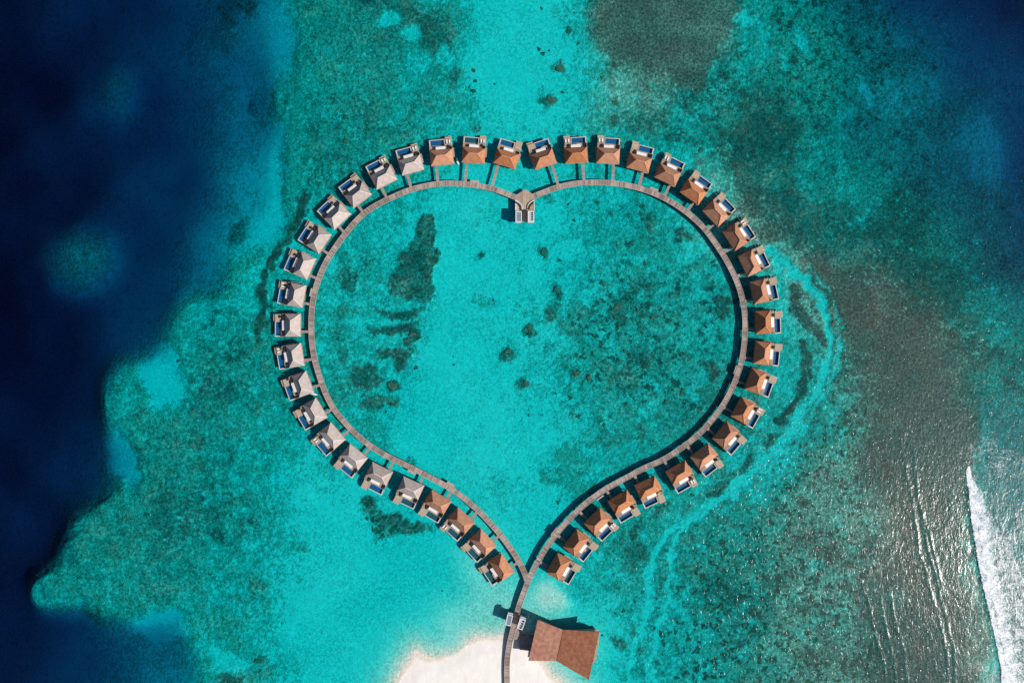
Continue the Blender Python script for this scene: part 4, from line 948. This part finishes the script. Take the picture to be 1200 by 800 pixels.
# landing between stem and restaurant
o_ = MB().prism([Q(600.8,736.5), Q(607,736), Q(609,742), Q(606.2,748.5), Q(599.8,750)], DZ - .3, DZ - .006).build('landing', M['deck_grey'])
tag(o_, 'grey timber landing widening the boardwalk stem beside the restaurant', 'landing')
o_ = MB().prism([Q(608.6,746), Q(612,744.2), Q(626,746), Q(622.5,762.5), Q(612,761), Q(609,761)], DZ - .25, DZ - .02).build('terrace', M['deck_grey'])
tag(o_, 'shaded timber terrace between the stem boardwalk and the restaurant', 'terrace')

# ------------------------------------------------------------------ paddle boards
def board(x_, y_, a, label):
    p = W(x_, y_, .1); bm = bmesh.new(); n = 14; L_, w = 1.75, .42
    up = []; lo = []
    for i in range(n * 2):
        t = 2 * math.pi * i / (2 * n); xx = L_ * math.cos(t); yy = w * math.sin(t) * (1 - .25 * (xx / L_)); up.append(bm.verts.new((xx, yy, .14 + .08 * (xx / L_) ** 4))); lo.append(bm.verts.new((xx * .95, yy * .85, .02)))
    bm.faces.new(up); bm.faces.new(lo[::-1])
    for i in range(2 * n): bm.faces.new([lo[i], lo[(i + 1) % (2 * n)], up[(i + 1) % (2 * n)], up[i]])
    me = bpy.data.meshes.new('paddle_board'); bm.to_mesh(me); bm.free(); me.materials.append(M['skin_board'])
    o_ = bpy.data.objects.new('paddle_board', me); col.objects.link(o_); o_.location = (p.x, p.y, .05); o_.rotation_euler = (0, 0, rad(a)); tag(o_, label, 'paddle board', 'small white boards afloat beside villas')
board(536.3, 189.2, -70, 'small white board afloat between two brown villas left of the notch')
board(368.3, 461.6, -15, 'small white board afloat beside a grey villa on the left arc')

# ------------------------------------------------------------------ coral heads
m, nt = new_mat('dark_coral'); v = coords(nt)
n1 = noise(nt, v, 1.4, 5, .7)
finish(nt, mixc(nt, mapr(nt, n1, .3, .7), (.065, .075, .055), (.19, .18, .135)), .95, bump(nt, n1, .8, .4), .05); M['coral'] = m
def coral_mesh(seed):
    r = random.Random(seed); bm = bmesh.new(); bmesh.ops.create_icosphere(bm, subdivisions=4, radius=1)
    lob = [(Vector((r.uniform(-1, 1), r.uniform(-1, 1), r.uniform(-.1, .6))).normalized(), r.uniform(.18, .45), r.uniform(.3, .7)) for _ in range(16)]
    for v_ in bm.verts:
        n = v_.co.normalized(); s_ = .72
        for (c_, h_, w_) in lob: s_ += h_ * math.exp(-((n - c_).length / w_) ** 2)
        s_ += .08 * math.sin(n.x * 19 + seed) * math.sin(n.y * 17) * math.cos(n.z * 15)
        v_.co = n * s_; v_.co.z *= .42
    me = bpy.data.meshes.new('coral_head'); bm.to_mesh(me); bm.free(); me.materials.append(M['coral']); me.polygons.foreach_set('use_smooth', [True] * len(me.polygons)); return me
CM = [coral_mesh(s_) for s_ in range(7)]
heads = {
 ('dark coral head on pale sand in the channel north of the heart', 'coral heads in the northern channel'):
  [(635,10.5,2.2),(667,37,4.5),(632,57.5,3),(636.5,63.5,3.6),(643,60,1.5),(655,80,5.5),(645,117,6.5),(659,108,2.2),(720,119.5,3.6),(718,138,2.6),(677,51.5,1.8),(673,15,1.6),(693,15.5,1.6),(705.5,59,2),(705,90.5,1.8),(554,107.5,3.2),(557.5,95,2.2),(550,102,1.7),(579.5,99,1.4),(556,83,3)],
 ('dark coral head on the coral flat outside the northern arc', 'coral heads outside the northern arc'):
  [(405.5,137.5,3.6),(480,145,2),(404,164,3),(431,147.5,1.8),(776,90,3),(775,115,2.6),(778,105,2.4),(765,124,1.6),(741,138,1.6),(822,175,3),(863,204,3.4)],
 ('dark coral head on the pale lagoon floor inside the heart', 'coral heads inside the heart lagoon'):
  [(666,239.5,2),(672.5,258,2),(700,238,2.8),(638.5,294,4.6),(655,305,1.8),(652,341,3.4),(622,386,4.2),(705,332,3.6),(740,285,3.4),(723,287,2.2),(756,309.5,2.6),(747,364,2),(725,359,5),(716,345,2.2),(765,370,2.8),(748,379,2.4),(741,374,2.2),(617.5,450,4.4),(675,437.5,4),(670,439.5,1.8),(619.5,486,1.4),(678,487.5,3.6),(800,456,3.4),(799,460,3),(733,412,2.6),(780,471.5,3.6),(669,466,2.6),(676,415.5,2.4),(681,418.5,2.2),(690,444,3.4),(652,461,1.4),(708,497,2.2),(488,430.5,2.5),(452.5,482.5,1.6),(596,411,5),(531,417.5,1.3),(532,427,1.4),(459,452,6),(463,448,4),(654,588,2.6),(801,414.5,2.2),(774,408,2),(730,373,2),(566,299,2.4),(578,352,1.8),(573,259,1.3),(836,330,2),(831,322,1.8),(484,391,4.4),(477,399,4)],
 ('dark coral head on the sandy flat southeast of the heart', 'coral heads southeast of the heart'):
  [(731.5,715,2.4),(775.5,742,3.6),(770,701,1.5),(706,744,1.8),(721,718,1.6),(840,697,1.8),(836,658,2.2),(812,580,2),(843,711,3.2),(806,749,2.8),(796,730,2.6),(883,620,2),(872,732,3)],
 ('dark coral head southwest of the heart beyond the grey villas', 'coral heads southwest of the heart'):
  [(482.5,623.5,2),(302,773.5,3.2),(305,785,3),(438,620,3.2),(449,628,3),(430,608,2.6),(518,691.5,1),(250,609,2),(271,604.5,2),(234,536,2.6),(207,517,2.4),(218.5,572.5,2.8),(238,586,2),(208,423,2)]}
for (lb, gp), lst in heads.items():
    hp = np.array([(h_[0], h_[1]) for h_ in lst], float); dep = fields(hp[:, 0], hp[:, 1])[0]
    for i, (x_, y_, r_) in enumerate(lst):
        zz = -max(.5, float(dep[i])); p = W(x_, y_, zz)
        o_ = bpy.data.objects.new('coral_head', CM[(i * 3 + int(x_)) % 7]); col.objects.link(o_)
        q = r_ * S * .62; hgt = min(q, abs(zz) * 1.3, 1.6); o_.location = (p.x, p.y, zz + .02); o_.scale = (q * random.uniform(.85, 1.2), q * random.uniform(.85, 1.2), hgt); o_.rotation_euler = (0, 0, random.random() * 6.28)
        tag(o_, lb, 'coral head', gp)

# ------------------------------------------------------------------ light, sky, camera
SUN_EL, SUN_AZ = rad(41), rad(-21)     # azimuth from +x, counter-clockwise
sd = Vector((math.cos(SUN_EL) * math.cos(SUN_AZ), math.cos(SUN_EL) * math.sin(SUN_AZ), math.sin(SUN_EL)))
L = bpy.data.lights.new('sun', 'SUN'); L.energy = 4.5; L.angle = rad(.5); L.color = (1.0, .94, .86)
lo = bpy.data.objects.new('sun', L); col.objects.link(lo); lo.rotation_euler = (-sd).to_track_quat('-Z', 'Y').to_euler(); lo.location = sd * 400
w = bpy.data.worlds.new('World'); sc.world = w; w.use_nodes = True; nt = w.node_tree; nt.nodes.clear()
sky = nt.nodes.new('ShaderNodeTexSky'); sky.sky_type = 'NISHITA'; sky.sun_disc = False; sky.sun_elevation = SUN_EL; sky.sun_rotation = math.pi / 2 - SUN_AZ
bg = nt.nodes.new('ShaderNodeBackground'); bg.inputs['Strength'].default_value = .06; nt.links.new(sky.outputs[0], bg.inputs[0])
ow = nt.nodes.new('ShaderNodeOutputWorld'); nt.links.new(bg.outputs[0], ow.inputs[0])
cam = bpy.data.cameras.new('camera'); cam.lens = 24; cam.sensor_width = 36; cam.clip_end = 20000; cam.clip_start = 1
co = bpy.data.objects.new('camera', cam); col.objects.link(co); co.location = (0, 0, H); sc.camera = co
vs = sc.view_settings; vs.view_transform = 'Standard'; vs.look = 'None'; vs.gamma = 1; vs.exposure = .08; vs.use_curve_mapping = False
cy = sc.cycles; cy.max_bounces = 6; cy.diffuse_bounces = 1; cy.glossy_bounces = 2; cy.transparent_max_bounces = 12; cy.volume_bounces = 0; cy.caustics_reflective = False; cy.caustics_refractive = False
cy.use_denoising = False
